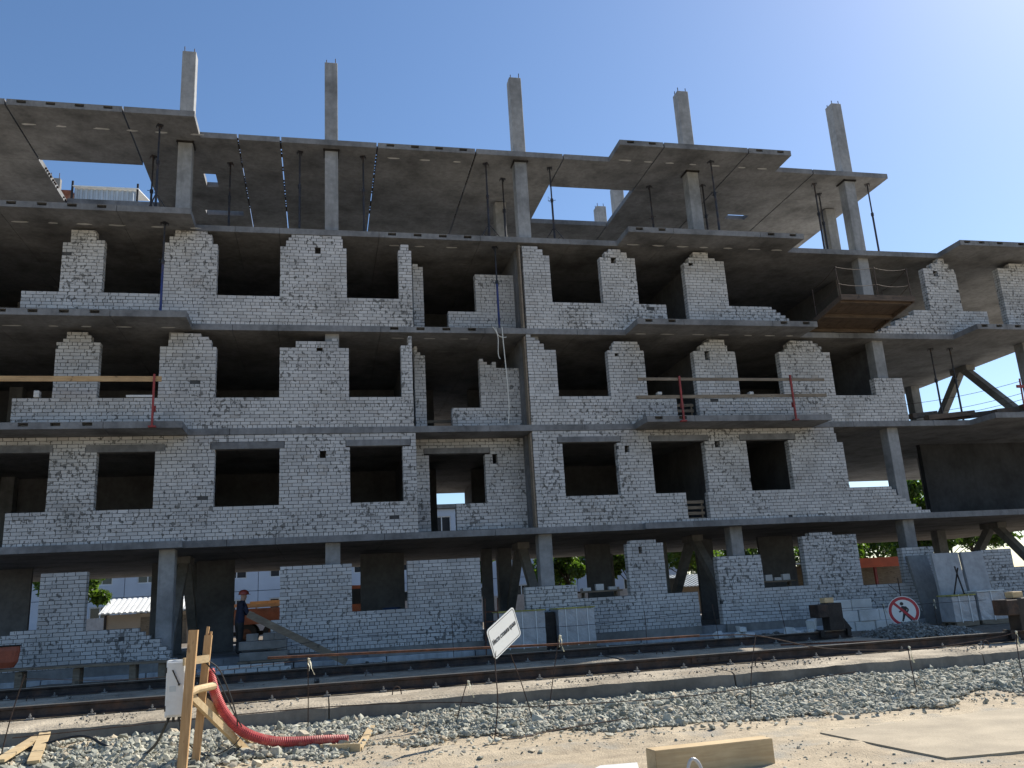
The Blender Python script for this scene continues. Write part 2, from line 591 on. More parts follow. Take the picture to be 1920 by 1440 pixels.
def ground_z(x, y):
    x, y = np.asarray(x, float), np.asarray(y, float)
    n = (vnoise(x, y, 0.5, 1) - 0.5) * 0.10 + (vnoise(x, y, 1.7, 2) - 0.5) * 0.05 + (vnoise(x, y, 6.0, 3) - 0.5) * 0.02
    edge = (vnoise(x, y * 0, 0.6, 5) - 0.5) * 0.9
    z = 0.19 * smooth(-13.1, -11.0, y + edge)
    z = z + 0.12 * smooth(-10.0, -7.5, y) - 0.02 * smooth(-7.5, -6.0, y) + 0.10 * smooth(-4.2, -1.5, y)
    # wheel ruts running past the camera and trodden hollows
    for c0, ph in ((-14.15, 0.0), (-15.9, 0.4)):
        yr = c0 + 0.16 * x * 0.5 + 0.25 * np.sin(x * 0.35 + ph)
        d = (y - yr) / 0.17
        amp = 1 - smooth(4.6, 5.4, x)
        z = z - 0.045 * amp * np.exp(-d * d) * (0.6 + 0.4 * vnoise(x, y, 2.0, 61)) + 0.03 * np.exp(-((np.abs(d) - 1.7) / 0.6) ** 2) * vnoise(x, y, 3.0, 62)
    # heap beside the track beam on the left
    z = z + n * (0.35 + 0.65 * smooth(-14.5, -12.0, y)) * (1 - smooth(-0.6, 0.2, y) * 0.8)
    z = z + 0.10 * np.exp(-((x + 2.9) ** 2 / 0.7 + (y + 11.3) ** 2 / 0.15))
    z = z + 0.30 * smooth(14.0, 18.0, y)
    return z


def build_ground():
    def axis(lo, f0, f1, hi, step, k=1.35):
        mid = list(np.arange(f0, f1 + 1e-6, step))
        a, s = f0, step
        left = []
        while a > lo:
            s *= k
            a -= s
            left.append(max(a, lo))
        b, s = f1, step
        right = []
        while b < hi:
            s *= k
            b += s
            right.append(min(b, hi))
        return np.array(left[::-1] + mid + right)
    xs = axis(-900, -8, 20, 900, 0.12)
    ys = axis(-300, -18.5, 1.0, 1500, 0.10)
    X, Y = np.meshgrid(xs, ys)
    Z = ground_z(X, Y)
    nx, ny = len(xs), len(ys)
    V = np.stack([X.ravel(), Y.ravel(), Z.ravel()], 1)
    i = np.arange(nx * ny).reshape(ny, nx)
    F = np.stack([i[:-1, :-1].ravel(), i[:-1, 1:].ravel(), i[1:, 1:].ravel(), i[1:, :-1].ravel()], 1)
    me = bpy.data.meshes.new('ground')
    me.from_pydata(V.tolist(), [], F.tolist())
    me.polygons.foreach_set('use_smooth', [True] * len(me.polygons))
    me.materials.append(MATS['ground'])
    o = link('ground', me)
    tag(o, kind='structure')


build_ground()

# icosahedron for stones
_t = (1 + 5 ** 0.5) / 2
ICO_V = np.array([(-1, _t, 0), (1, _t, 0), (-1, -_t, 0), (1, -_t, 0), (0, -1, _t), (0, 1, _t), (0, -1, -_t), (0, 1, -_t), (_t, 0, -1), (_t, 0, 1), (-_t, 0, -1), (-_t, 0, 1)]) / 1.9
ICO_F = np.array([(0, 11, 5), (0, 5, 1), (0, 1, 7), (0, 7, 10), (0, 10, 11), (1, 5, 9), (5, 11, 4), (11, 10, 2), (10, 7, 6), (7, 1, 8), (3, 9, 4), (3, 4, 2), (3, 2, 6), (3, 6, 8), (3, 8, 9), (4, 9, 5), (2, 4, 11), (6, 2, 10), (8, 6, 7), (9, 8, 1)])


def stones(name, P, size, mat, parent=None):
    """P (n,3) centres, size (n,) radii -> one mesh of angular crushed stones"""
    n = len(P)
    jit = rng.uniform(0.62, 1.25, (n, 12, 1))
    sc = np.stack([rng.uniform(0.75, 1.5, n), rng.uniform(0.7, 1.2, n), rng.uniform(0.4, 0.8, n)], 1)
    V = ICO_V[None] * jit * sc[:, None, :] * size[:, None, None]
    ax = rng.normal(size=(n, 3)) * np.array([0.35, 0.35, 1.0])
    ax /= np.linalg.norm(ax, axis=1, keepdims=True)
    an = rng.uniform(0, 2 * np.pi, n)
    tilt = rng.uniform(-0.6, 0.6, (n, 2))
    K = np.zeros((n, 3, 3))
    K[:, 0, 1], K[:, 0, 2], K[:, 1, 0], K[:, 1, 2], K[:, 2, 0], K[:, 2, 1] = -ax[:, 2], ax[:, 1], ax[:, 2], -ax[:, 0], -ax[:, 1], ax[:, 0]
    Rm = np.eye(3)[None] + np.sin(an)[:, None, None] * K + (1 - np.cos(an))[:, None, None] * (K @ K)
    V = np.einsum('nij,nkj->nki', Rm, V) + P[:, None, :]
    F = ICO_F[None] + (np.arange(n) * 12)[:, None, None]
    me = bpy.data.meshes.new(name)
    me.from_pydata(V.reshape(-1, 3).tolist(), [], F.reshape(-1, 3).tolist())
    at = me.attributes.new('tone', 'FLOAT', 'FACE')
    at.data.foreach_set('value', np.repeat(rng.uniform(0, 1, n), 20).astype(np.float32))
    me.materials.append(MATS[mat])
    return link(name, me, parent)


def build_gravel():
    # ballast shoulder along the front of the near track beam
    n = 112000
    x = rng.uniform(-6.5, 14.5, n)
    y = rng.uniform(-13.7, -10.75, n)
    edge = -12.75 + (vnoise(x, x * 0, 0.55, 5) - 0.5) * -0.9 + (vnoise(x, y, 1.6, 9) - 0.5) * 0.7 - 0.35 * smooth(2.0, 7.0, x) + 0.55 * smooth(8.0, 12.0, x)
    keep = (y > edge) | (rng.uniform(size=n) < 0.05 * np.exp((y - edge) * 1.6))
    # a sandy saddle at the foot of the signs and bare sand on the left heap
    bare = np.exp(-((x - 0.9) ** 2 / 0.5 + (y + 11.9) ** 2 / 0.25)) + 0.9 * np.exp(-((x + 2.9) ** 2 / 0.5 + (y + 11.25) ** 2 / 0.08))
    keep &= rng.uniform(size=n) > bare * 1.1
    x, y = x[keep], y[keep]
    size = np.clip(rng.lognormal(math.log(0.0150), 0.45, len(x)), 0.006, 0.06)
    size *= 1.0 + 0.25 * (1 - smooth(-12, -2, x * 0 + y)) + 0.45 * (x < 0.5) * (rng.uniform(size=len(x)) < 0.5)
    z = ground_z(x, y) + size * rng.uniform(-0.05, 0.55, len(x)) + 0.03 * (vnoise(x, y, 3.0, 4))
    o = stones('gravel', np.stack([x, y, z], 1), size, 'gravel_stone')
    tag(o, 'grey green crushed stone ballast spread along the track beam', 'gravel', kind='stuff')
    # loose chips scattered on the sand
    n = 15000
    x = rng.uniform(-5.5, 12, n)
    y = rng.uniform(-17.5, -11.6, n)
    keep = (vnoise(x, y, 0.8, 12) * 0.6 + vnoise(x, y, 2.6, 13) * 0.4) > rng.uniform(0.38, 0.62, n)
    x, y = x[keep], y[keep]
    size = np.clip(rng.lognormal(math.log(0.0075), 0.5, len(x)), 0.003, 0.04)
    z = ground_z(x, y) + size * 0.25
    o = stones('loose_stones', np.stack([x, y, z], 1), size, 'gravel_stone')
    tag(o, 'loose stone chips scattered over the sand in the foreground', 'stones', kind='stuff')
    # debris between track and building
    n = 3500
    x = rng.uniform(-8, 17, n)
    y = rng.uniform(-8.4, -0.35, n)
    keep = (vnoise(x, y, 0.9, 21) > 0.45) & ((np.abs(y + 5.05) > 1.15))
    x, y = x[keep], y[keep]
    size = np.clip(rng.lognormal(math.log(0.022), 0.5, len(x)), 0.008, 0.10)
    z = ground_z(x, y) + size * 0.3
    n2 = 3000
    x2 = rng.uniform(-9, 12.5, n2)
    y2 = np.where(rng.uniform(size=n2) < 0.7, rng.uniform(-10.65, -9.6, n2), rng.uniform(-6.2, -4.0, n2))
    k2 = (vnoise(x2, y2, 1.3, 41) > 0.48) & ((y2 < -7) | (np.abs(y2 + 5.05) > 0.12))
    x2, y2 = x2[k2], y2[k2]
    s2 = np.clip(rng.lognormal(math.log(0.010), 0.5, len(x2)), 0.004, 0.035)
    x, y, z, size = np.concatenate([x, x2]), np.concatenate([y, y2]), np.concatenate([z, np.full(len(x2), 0.438) + s2 * 0.2]), np.concatenate([size, s2])
    o = stones('rubble', np.stack([x, y, z], 1), size, 'dark_stone')
    tag(o, 'grey rubble strewn between the crane track and the building', 'rubble', kind='stuff')


build_gravel()


def build_pile():
    n = 6000
    a = rng.uniform(0, 2 * np.pi, n)
    r = np.sqrt(rng.uniform(0, 1, n))
    cx, cy = 14.6, -4.3
    x = cx + np.cos(a) * r * 1.75
    y = cy + np.sin(a) * r * 1.05
    lump = 0.36 * (1 - r ** 1.5) * (0.75 + 0.5 * vnoise(x, y, 1.3, 31))
    z = ground_z(x, y) + lump * (1 - 0.35 * smooth(14.4, 15.0, x) * (1 - smooth(15.2, 15.7, x))) + 0.01
    size = np.clip(rng.lognormal(math.log(0.030), 0.3, n), 0.016, 0.065)
    # buried core so the heap is solid
    mb = MB()
    rings = 7
    seg = 28
    V, F = [], []
    for i in range(rings):
        rr = i / (rings - 1)
        for k in range(seg):
            t = k * 2 * math.pi / seg
            px, py = cx + math.cos(t) * rr * 1.78, cy + math.sin(t) * rr * 1.08
            V.append((px, py, float(ground_z(px, py)) + 0.36 * (1 - rr ** 1.5) * 0.8 - 0.03))
    for i in range(rings - 1):
        for k in range(seg):
            F.append((i * seg + k, i * seg + (k + 1) % seg, (i + 1) * seg + (k + 1) % seg, (i + 1) * seg + k))
    mb.quadmesh(V, F)
    t = thing('gravel_pile', (cx, cy, 0.3), 'low dark heap of crushed stone below the round sign', 'gravel pile')
    mb.build('heap_core', 'mortar', t, smooth=True)
    o = stones('heap_stones', np.stack([x, y, z], 1) - np.array([cx, cy, 0.3]), size, 'dark_stone', t)
    o['kind'] = 'stuff'


build_pile()

# ------------------------------------------------------------------ the building frame
Z1, TH, ST = 3.563, 0.178, 3.0


def sof(l):
    return Z1 + ST * (l - 1)


def top(l):
    return sof(l) + TH


B = thing('unfinished_building', (6.0, 6.5, 0.7), 'unfinished four storey building of concrete slabs and white brick walls', 'building')

SEAMS = [-11.4, -8.4, -5.43, -2.46, -1.22, 1.68, 4.78, 7.67, 10.73, 13.70, 16.72, 19.70, 22.25, 24.85, 27.8, 30.8]
ROWS = [1.86, 4.72, 7.6, 10.5, 13.4]
GAP = 0.022


def front_edge(level, x):
    """y of the slab front at panel centre x; balconies stand out"""
    if x < -3.5:
        return {1: -0.25, 2: -1.0, 3: -1.05, 4: -1.08, 5: -1.12}[level]
    if 9.23 < x < 15.25:
        return {1: -0.22}.get(level, -1.10)
    if x > 21.1 and level in (2, 3, 4):
        return -1.15
    return -0.02


def slab_panel(level, x0, x1, y0, y1, slots, hole=None):
    z0, z1 = sof(level), top(level)
    mb = MB()

    def piece(a0, a1, b0, b1):
        if not slots or b0 != y0:
            mb.box(a0, a1, b0, b1, z0, z1)
            return
        zm, zc, dp = z0 + 0.07, z1 - 0.018, 0.20
        mb.box(a0, a1, b0, b1, z0, zm)
        mb.box(a0, a1, b0 + dp, b1, zm + 0.0005, zc)
        mb.box(a0, a1, b0, b1, zc + 0.0005, z1)
        # webs between the grout pockets
        step, w = 0.76, 0.24
        n = max(1, int(round((a1 - a0) / step)))
        pitch = (a1 - a0) / n
        xa = a0
        for k in range(n):
            c = a0 + (k + 0.5) * pitch
            if c - w / 2 - xa > 0.02:
                mb.box(xa, c - w / 2, b0, b0 + dp - 0.0005, zm + 0.0005, zc)
            xa = c + w / 2
        mb.box(xa, a1, b0, b0 + dp - 0.0005, zm + 0.0005, zc)
    if hole:
        hx0, hx1, hy0, hy1 = hole
        piece(x0, hx0, y0, y1)
        piece(hx1, x1, y0, y1)
        piece(hx0, hx1, y0, hy0)
        piece(hx0, hx1, hy1, y1)
    else:
        piece(x0, x1, y0, y1)
    o = mb.build('slab_panel', 'slab', B)
    o.data.materials.append(MATS['slab_top_bounce'])          # upper side made pale to bounce light onto the soffits
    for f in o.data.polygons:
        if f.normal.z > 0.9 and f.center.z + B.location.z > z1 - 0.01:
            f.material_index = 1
    return o


loops = MB()
for level in (1, 2, 3, 4, 5):
    right_end = {1: 30.8, 2: 30.8, 3: 24.85, 4: 30.8, 5: 19.70}[level]
    cuts = sorted(set(SEAMS + [-3.53, 9.23, 15.25, 21.1]))
    cuts = [c for c in cuts if c <= right_end + 0.01]
    for i in range(len(cuts) - 1):
        xa, xb = cuts[i], cuts[i + 1]
        xm = (xa + xb) / 2
        yf = front_edge(level, xm)
        ga = GAP if xa in SEAMS else 0.0005
        gb = GAP if xb in SEAMS else 0.0005
        if level != 5:
            ga, gb = min(ga, 0.006), min(gb, 0.006)
        slots = (level >= 3 and (-11.4 <= xa < -5.5 or 1.6 < xa < 2 or 9.2 < xa < 9.3 or 13.6 < xa < 13.8)) or \
                (level == 2 and (-11.4 <= xa < -5.5 or 9.2 < xa < 9.3)) or (level in (3, 4) and xa > 21)
        z_dep = ROWS[0]
        hole = None
        if level == 5 and False:
            pass
        slab_panel(level, xa + ga, xb - gb, yf, z_dep - 0.006, slots)
    # the rows behind the front panels
    main = [c for c in SEAMS if c <= right_end + 0.01]
    for i in range(len(main) - 1):
        xa, xb = main[i], main[i + 1]
        for j in range(len(ROWS) - 1):
            ya, yb = ROWS[j], ROWS[j + 1]
            if level == 5:
                if j == 0 and (abs(xa + 8.4) < .01 or abs(xa - 7.67) < .01):
                    continue                      # the two roof openings
                if j >= 3:
                    continue
            hole = None
            if level == 5 and j == 0 and abs(xa + 5.43) < .01:
                hole = (-3.70, -3.33, 2.20, 3.08)
            if level == 5 and j == 0 and abs(xa - 13.70) < .01:
                hole = (15.12, 15.98, 3.31, 3.70)
            if level == 5 and j == 1 and abs(xa + 5.43) < .01:
                hole = (-3.96, -2.70, 4.80, 5.16)
            g = GAP if level == 5 else 0.006
            slab_panel(level, xa + g, xb - g, ya + 0.006, yb - 0.006, False, hole)
    # rebar loops bridging the open roof joints
    if level == 5:
        for x in (-8.4, -2.46, -1.22, 4.78, 1.68):
            y = 0.05
            while y < 4.7:
                w = random.uniform(0.03, 0.09)
                loops.box(x - 0.03, x + 0.03, y, y + w, sof(5) + 0.05, sof(5) + 0.09)
                y += w + random.uniform(0.05, 0.16) + (0.5 if random.random() < 0.08 else 0)
loops.build('joint_reinforcement', 'rebar', B)['kind'] = 'stuff'

# ground floor slab
for i in range(len(SEAMS) - 3):
    mb = MB()
    mb.box(SEAMS[i] + 0.004, SEAMS[i + 1] - 0.004, 0.02, 13.4, 0.52, 0.738)
    mb.build('ground_slab', 'slab', B)

# columns
COLX = [-9.9, -3.97, 0.29, 6.29, 12.29, 18.30, 24.30]


def column(x, y, z0, z1, rebar=True, s=0.40):
    mb = MB()
    mb.cbox(x - s / 2, x + s / 2, y - s / 2, y + s / 2, z0, z1, 0.012)
    c = mb.build('column', 'column', B)
    if rebar:
        rb = MB()
        for sx in (-1, 1):
            for sy in (-1, 1):
                rb.tube([(x + sx * 0.14, y + sy * 0.14, z1 - 0.01), (x + sx * 0.14 + random.uniform(-.01, .01), y + sy * 0.14, z1 + random.uniform(0.12, 0.2))], 0.014, 5)
        rb.build('rebar', 'rebar', c)
    # steel collar plate left below the top storey soffit
    return c


for x in COLX:
    tall = x < 24
    column(x, 0.44, 0.74, 18.65 if tall else 12.5, tall)
for x in COLX:
    column(x, 6.45, 0.74, 15.5, False)
    column(x, 12.6, 0.74, 12.5, False)
column(6.2, 3.3, top(4), sof(5) - 0.03, False)
column(12.15, 9.2, top(4), 18.6, True, 0.44)
column(12.15, 6.95, top(4), 18.4, True, 0.44)
column(18.9, 2.6, top(4), sof(5) - 0.02, False)

# grouting collars: plates round the columns just below the roof slab
for x in COLX[1:6]:
    mb = MB()
    z = sof(5) - 0.03
    for dx, dy, sx, sy in ((-0.22, 0, 0.03, 0.5), (0.22, 0, 0.03, 0.5), (0, -0.22, 0.5, 0.03)):
        mb.box(x + dx - sx / 2, x + dx + sx / 2, 0.44 + dy - sy / 2, 0.44 + dy + sy / 2, z - 0.03, z + 0.028)
    mb.build('collar_plate', 'dark_steel', B)


def brace(x, z0, z1, ya, yb):
    """lambda-shaped concrete bracing standing in the depth of the building"""
    ym = (ya + yb) / 2
    for yy in (ya, yb):
        mb = MB()
        mb.bar((x, yy, z0 + 0.1), (x, ym + (0.12 if yy > ym else -0.12), z1 - 0.1), 0.26, 0.26, (1, 0, 0))
        mb.build('brace', 'old_concrete', B)
    mb = MB()
    mb.box(x - 0.19, x + 0.19, ym - 0.45, ym + 0.45, z1 - 0.2, z1 - 0.003)
    mb.build('brace_head', 'old_concrete', B)


for x in (-3.97, 6.29, 12.29, 24.3):
    brace(x, 0.74, sof(1), 0.8, 6.15)
brace(24.3, top(2), sof(3), 0.8, 6.15)


# interior partitions added to block light, so rooms behind the facade stay dark
def wall_or_light_block(x0, x1, y0, y1, level, mat='wall_or_light_block'):
    mb = MB()
    mb.box(x0, x1, y0, y1, top(level) + 0.002, sof(level + 1) - 0.002)
    mb.build('partition_or_light_block', mat, B)


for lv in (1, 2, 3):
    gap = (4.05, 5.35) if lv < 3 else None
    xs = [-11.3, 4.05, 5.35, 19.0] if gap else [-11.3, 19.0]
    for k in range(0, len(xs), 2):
        wall_or_light_block(xs[k], xs[k + 1], 6.75, 6.9, lv)
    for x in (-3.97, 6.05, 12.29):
        wall_or_light_block(x - 0.06, x + 0.06, 0.66, 6.74, lv)
        wall_or_light_block(x - 0.06, x + 0.06, 6.92, 12.3, lv)
    wall_or_light_block(2.59, 2.71, 1.3, 6.74, lv)
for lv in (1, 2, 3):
    wall_or_light_block(-11.38, -11.25, 0.1, 12.9, lv)  # end walls added to keep side light out of the rooms
wall_or_light_block(15.15, 15.28, 0.66, 6.74, 1)
wall_or_light_block(18.55, 18.70, 0.7, 12.3, 2)
wall_or_light_block(21.75, 30.5, 3.4, 3.6, 1, 'dark_wall_concrete')     # very dark shear wall right of the brick facade
wall_or_light_block(18.5, 18.65, 2.2, 12.3, 3)

# ground floor partitions
for x0, x1 in ((-10.5, -8.72), (-5.25, -4.3), (-3.9, -2.75), (1.25, 2.7), (5.35, 5.72), (5.95, 6.4), (9.1, 10.0), (13.3, 13.95), (15.8, 17.2), (17.8, 19.4)):
    mb = MB()
    mb.box(x0, x1, 5.45, 5.6, 0.74, sof(1) - 0.003)
    mb.build('partition_or_light_block', 'wall_or_light_block', B)

# rear facade: plain walls with openings, the upper ones added unseen
for lv in (1, 2, 3):
    for x0, x1 in ((-11.3, -7.5), (-6.2, 2.0), (6.4, 9.0), (10.5, 14.5), (16.0, 19.0)):
        wall_or_light_block(x0, x1, 13.0, 13.25, lv)  # upper rear walls put in unseen to keep the rooms dark
for x0, x1 in ((-1.3, 0.9), (8.6, 9.6), (14.2, 15.6), (20.2, 21.2)):
    mb = MB()
    mb.box(x0, x1, 13.0, 13.25, 0.74, 2.4)
    mb.build('rear_wall', 'old_concrete', B)

# ------------------------------------------------------------------ brick walls
ROWP = 0.0972
BH, BLEN, BW = 0.0866, 0.25, 0.12
all_bricks = []            # (wall, x, y, z, length, depth, tone)


def intervals(segs, opens, z):
    iv = sorted((a, b) for a, b, t in segs if t >= z)
    out = []
    for a, b in iv:
        if out and a <= out[-1][1] + 0.11:
            out[-1][1] = max(out[-1][1], b)
        else:
            out.append([a, b])
    for ox0, ox1, oz0, oz1 in opens:
        if oz0 < z < oz1:
            nxt = []
            for a, b in out:
                if ox1 <= a or ox0 >= b:
                    nxt.append([a, b])
                else:
                    if ox0 - a > 0.05:
                        nxt.append([a, ox0])
                    if b - ox1 > 0.05:
                        nxt.append([ox1, b])
            out = nxt
    return [(a, b) for a, b in out if b - a > 0.09]


def brick_wall(label, segs, z0, Y, opens=(), depth=0.25, seed=0):
    xmin, xmax = min(s[0] for s in segs), max(s[1] for s in segs)
    zt = max(s[2] for s in segs)
    rows = int((zt - z0) / ROWP + 0.35)
    core = MB()
    base = Vector(((xmin + xmax) / 2, Y + depth / 2, z0))
    rr = random.Random(seed)
    plan = []
    for k in range(rows):
        za = z0 + k * ROWP
        zm = za + ROWP / 2
        header = (k % 6 == 0)
        for a, b in intervals(segs, opens, zm):
            ja, jb = rr.uniform(-0.004, 0.004), rr.uniform(-0.004, 0.004)
            a, b = a + ja, b + jb
            core.box(a + 0.008, b - 0.008, Y + 0.016, Y + depth - 0.004, za - 0.001, za + ROWP - 0.004 + (0.005 if k + 1 < rows else 0))
            pitch = 0.13 if header else 0.26
            off = 0.13 * (k % 2) if not header else 0.065
            # brick joints on a common grid, cut at the jambs
            js = [a]
            g = math.ceil((a - off) / pitch - 1e-6) * pitch + off
            while g < b:
                if g - js[-1] > 0.075 and b - g > 0.075:
                    js.append(g)
                g += pitch
            js.append(b)
            drift = rr.uniform(-0.03, 0.03)
            for q in range(len(js) - 1):
                xa = js[q] + (drift if 0 < q else 0)
                xb = js[q + 1] + (drift if q + 1 < len(js) - 1 else 0)
                L = xb - xa - 0.015
                if L < 0.04:
                    continue
                if L > 0.29:
                    h = L / 2 - 0.005
                    plan.append((xa + 0.0075, za, h, rr.random(), q))
                    plan.append((xa + 0.0075 + h + 0.01, za, h, rr.random(), q))
                    continue
                plan.append((xa + 0.0075, za, L, rr.random(), q))
            # backing bricks that show in the reveals and on the stepped ends
            for e0 in (a, b - 0.12):
                all_bricks.append((None, e0 + 0.002, Y + 0.132, za, 0.116, depth - 0.136, rr.random(), rr.uniform(0, 0.003)))
    w = core.build('brick_wall', 'mortar', B)
    w.location = base - B.location
    for v in w.data.vertices:
        v.co -= base - B.location
    w['label'] = label
    for xa, za, L, t, q in plan:
        if rr.random() < 0.0012:
            continue
        all_bricks.append((w, xa, Y + rr.uniform(-0.002, 0.005), za + rr.uniform(0, 0.002), L, 0.118, t, rr.uniform(0, 0.004)))
    return w

WALL = {
    'w4_left': [(-7.94, -6.91, 10.62), (-7.01, -6.79, 12.11), (-6.82, -6.16, 12.51), (-6.14, -5.93, 12.14), (-5.84, -4.32, 10.64), (-4.36, -4.23, 12.21), (-4.24, -4.1, 12.39), (-4.1, -3.21, 12.55), (-3.2, -3.08, 12.42), (-3.08, -2.92, 12.16), (-2.87, -1.18, 10.65), (-1.19, -1.03, 12.15), (-1.03, -0.95, 12.34), (-0.96, -0.88, 12.44), (-0.88, 0.57, 12.53), (0.57, 0.61, 12.42), (0.61, 0.72, 12.13), (0.71, 2.2, 10.65), (2.24, 2.3, 12.15), (2.31, 2.56, 12.39), (2.56, 2.64, 12.17)],
    'w4_recess': [(2.77, 2.86, 12.3), (2.85, 2.94, 12.16), (2.93, 3.1, 12.06), (3.84, 4.68, 10.58), (4.74, 6.05, 11.88)],
    'w4_right': [(6.09, 6.6, 12.48), (6.6, 6.75, 12.37), (6.74, 6.96, 12.14), (6.85, 8.55, 10.64), (8.61, 8.77, 12.13), (8.79, 8.91, 12.36), (8.93, 9.34, 12.5), (9.32, 9.54, 12.33), (9.52, 9.8, 12.15), (9.7, 10.71, 10.62), (11.46, 11.63, 12.12), (11.65, 11.8, 12.3), (11.83, 12.36, 12.52), (12.33, 12.59, 12.3), (12.57, 12.9, 12.14), (12.79, 14.41, 10.64), (14.4, 14.55, 10.54), (14.54, 14.69, 10.44), (14.67, 14.87, 10.31), (14.85, 14.98, 10.2), (14.97, 15.06, 10.09)],
    'w4_far': [(18.09, 18.33, 9.8), (18.35, 18.62, 9.92), (18.64, 18.91, 10.04), (18.93, 19.18, 10.18), (19.21, 19.42, 10.32), (19.45, 19.7, 10.47), (19.73, 20.28, 10.66), (20.42, 20.74, 12.14), (20.79, 21.03, 12.4), (21.06, 21.34, 12.55), (21.3, 21.49, 12.35), (21.46, 21.72, 12.18), (21.6, 22.69, 10.66), (23.49, 23.94, 12.22), (24.01, 24.81, 12.51)],
    'w3_left': [(-7.92, -6.89, 7.62), (-6.97, -6.8, 9.17), (-6.81, -6.72, 9.28), (-6.73, -6.2, 9.49), (-6.2, -6.1, 9.38), (-6.01, -5.87, 9.17), (-5.78, -4.31, 7.61), (-4.35, -4.13, 9.09), (-4.14, -4.08, 9.29), (-4.09, -3.29, 9.5), (-3.29, -3.08, 9.41), (-3.07, -3.0, 9.29), (-3.0, -2.87, 9.1), (-2.83, -1.16, 7.63), (-1.17, -0.73, 9.12), (-0.73, -0.35, 9.22), (-0.35, 0.28, 9.31), (0.28, 0.43, 9.41), (0.43, 0.46, 9.3), (0.46, 0.76, 9.11), (0.75, 2.21, 7.65), (2.25, 2.46, 9.16), (2.47, 2.58, 9.49)],
    'w3_recess': [(2.74, 2.84, 9.44), (2.84, 2.94, 9.31), (2.93, 3.08, 9.14), (3.84, 4.68, 7.56), (4.75, 4.88, 9.1), (4.88, 5.0, 9.0), (4.99, 5.14, 8.88), (5.15, 5.28, 8.95), (5.28, 6.09, 8.83)],
    'w3_right': [(6.04, 6.19, 9.53), (6.18, 6.32, 9.43), (6.31, 6.46, 9.32), (6.45, 6.59, 9.22), (6.58, 6.95, 9.1), (6.91, 8.53, 7.66), (8.59, 8.74, 9.1), (8.76, 8.81, 9.24), (8.82, 9.61, 9.4), (9.6, 9.67, 9.28), (9.65, 9.79, 9.09), (9.7, 10.71, 7.62), (11.44, 11.68, 9.09), (11.69, 11.84, 9.22), (11.85, 12.03, 9.33), (12.04, 12.17, 9.42), (12.19, 12.56, 9.51), (12.52, 12.63, 9.22), (12.61, 12.89, 9.1), (12.8, 14.4, 7.62), (14.42, 14.63, 9.12), (14.64, 14.74, 9.21), (14.76, 14.85, 9.34), (14.88, 15.71, 9.51), (15.68, 15.88, 9.35), (15.86, 16.0, 9.24), (15.98, 16.27, 9.11), (16.11, 17.68, 7.59), (17.75, 18.82, 8.21)],
    'w1_a': [(-8.39, -7.48, 1.66), (-7.48, -6.86, 1.71), (-6.89, -5.81, 3.13), (-5.72, -4.52, 1.64), (-4.52, -4.39, 1.51), (-4.39, -4.26, 1.41), (-4.26, -4.0, 1.31), (-4.0, -3.84, 1.15), (-3.84, -3.74, 1.0), (-3.73, -3.6, 0.88)],
    'w1_b': [(-1.31, -1.07, 1.65), (-1.09, 0.79, 2.98), (0.78, 2.24, 1.69), (2.28, 4.31, 2.97)],
    'w1_c': [(5.56, 7.07, 2.06), (7.04, 8.47, 1.68), (8.65, 8.75, 3.2), (8.76, 9.58, 3.29), (9.57, 9.79, 3.17), (9.75, 10.73, 1.68)],
    'w1_d': [(11.43, 12.88, 2.66), (12.81, 14.12, 1.69), (14.32, 14.57, 3.17), (14.59, 15.38, 3.28), (15.36, 16.19, 3.15), (16.06, 17.5, 1.64), (17.71, 18.85, 2.66), (20.55, 21.71, 2.54), (21.66, 22.16, 1.86)],
    'w2_left_open': [(-8.38, -6.91, 4.61, 6.12), (-5.77, -4.34, 4.59, 6.13), (-2.82, -1.14, 4.62, 6.17), (0.77, 2.23, 4.66, 6.19), (-0.05, 0.11, 5.91, 6.12)],
    'w2_recess_open': [(3.1, 4.78, 4.63, 6.11), (3.1, 3.85, 3.83, 4.65), (5.02, 5.16, 5.83, 6.04)],
    'w2_right_open': [(6.94, 8.63, 4.64, 6.2), (9.73, 11.46, 4.64, 6.17), (10.69, 11.4, 3.83, 4.62), (12.88, 14.32, 4.64, 6.17), (8.88, 9.02, 5.9, 6.1), (11.82, 11.98, 5.93, 6.13)],
    'w2_right_end': [(15.78, 15.99, 6.52), (15.96, 16.04, 6.37), (15.99, 16.24, 6.1), (16.17, 17.73, 4.6), (17.71, 17.87, 4.49), (17.85, 18.04, 4.36), (18.02, 18.19, 4.26), (18.17, 18.34, 4.13), (18.32, 18.52, 4.03), (18.5, 18.69, 3.92), (18.67, 19.0, 3.79)],
    'holes4': [(-0.19, -0.04, 11.95, 12.14), (8.99, 9.16, 11.96, 12.15), (11.64, 11.79, 11.94, 12.11), (20.81, 20.98, 11.85, 12.08)],
    'holes3': [(-0.14, 0.01, 8.93, 9.12), (8.83, 8.95, 8.84, 8.93), (11.84, 11.99, 8.83, 9.04)],
    'lintels2': [(-6.06, -4.09, 6.13, 6.3), (-2.94, -1.01, 6.16, 6.32), (0.65, 2.46, 6.19, 6.34), (6.79, 8.76, 6.2, 6.34), (9.66, 11.62, 6.19, 6.34), (12.66, 14.58, 6.19, 6.35), (-8.45, -6.83, 6.15, 6.31)],
}
F2, F3, F4 = top(1), top(2), top(3)
brick_wall('white brick wall of the fourth floor left of the recess, stepped piers', WALL['w4_left'], F4, 0.0, WALL['holes4'], seed=1)
brick_wall('shaded brick wall at the back of the fourth floor recess', WALL['w4_recess'], F4, 1.0, seed=2)
brick_wall('white brick wall of the fourth floor right of the recess, stepping down', WALL['w4_right'], F4, 0.0, WALL['holes4'], seed=3)
seg = [s for s in WALL['w4_far']] + [(20.2, 20.5, 10.66)]
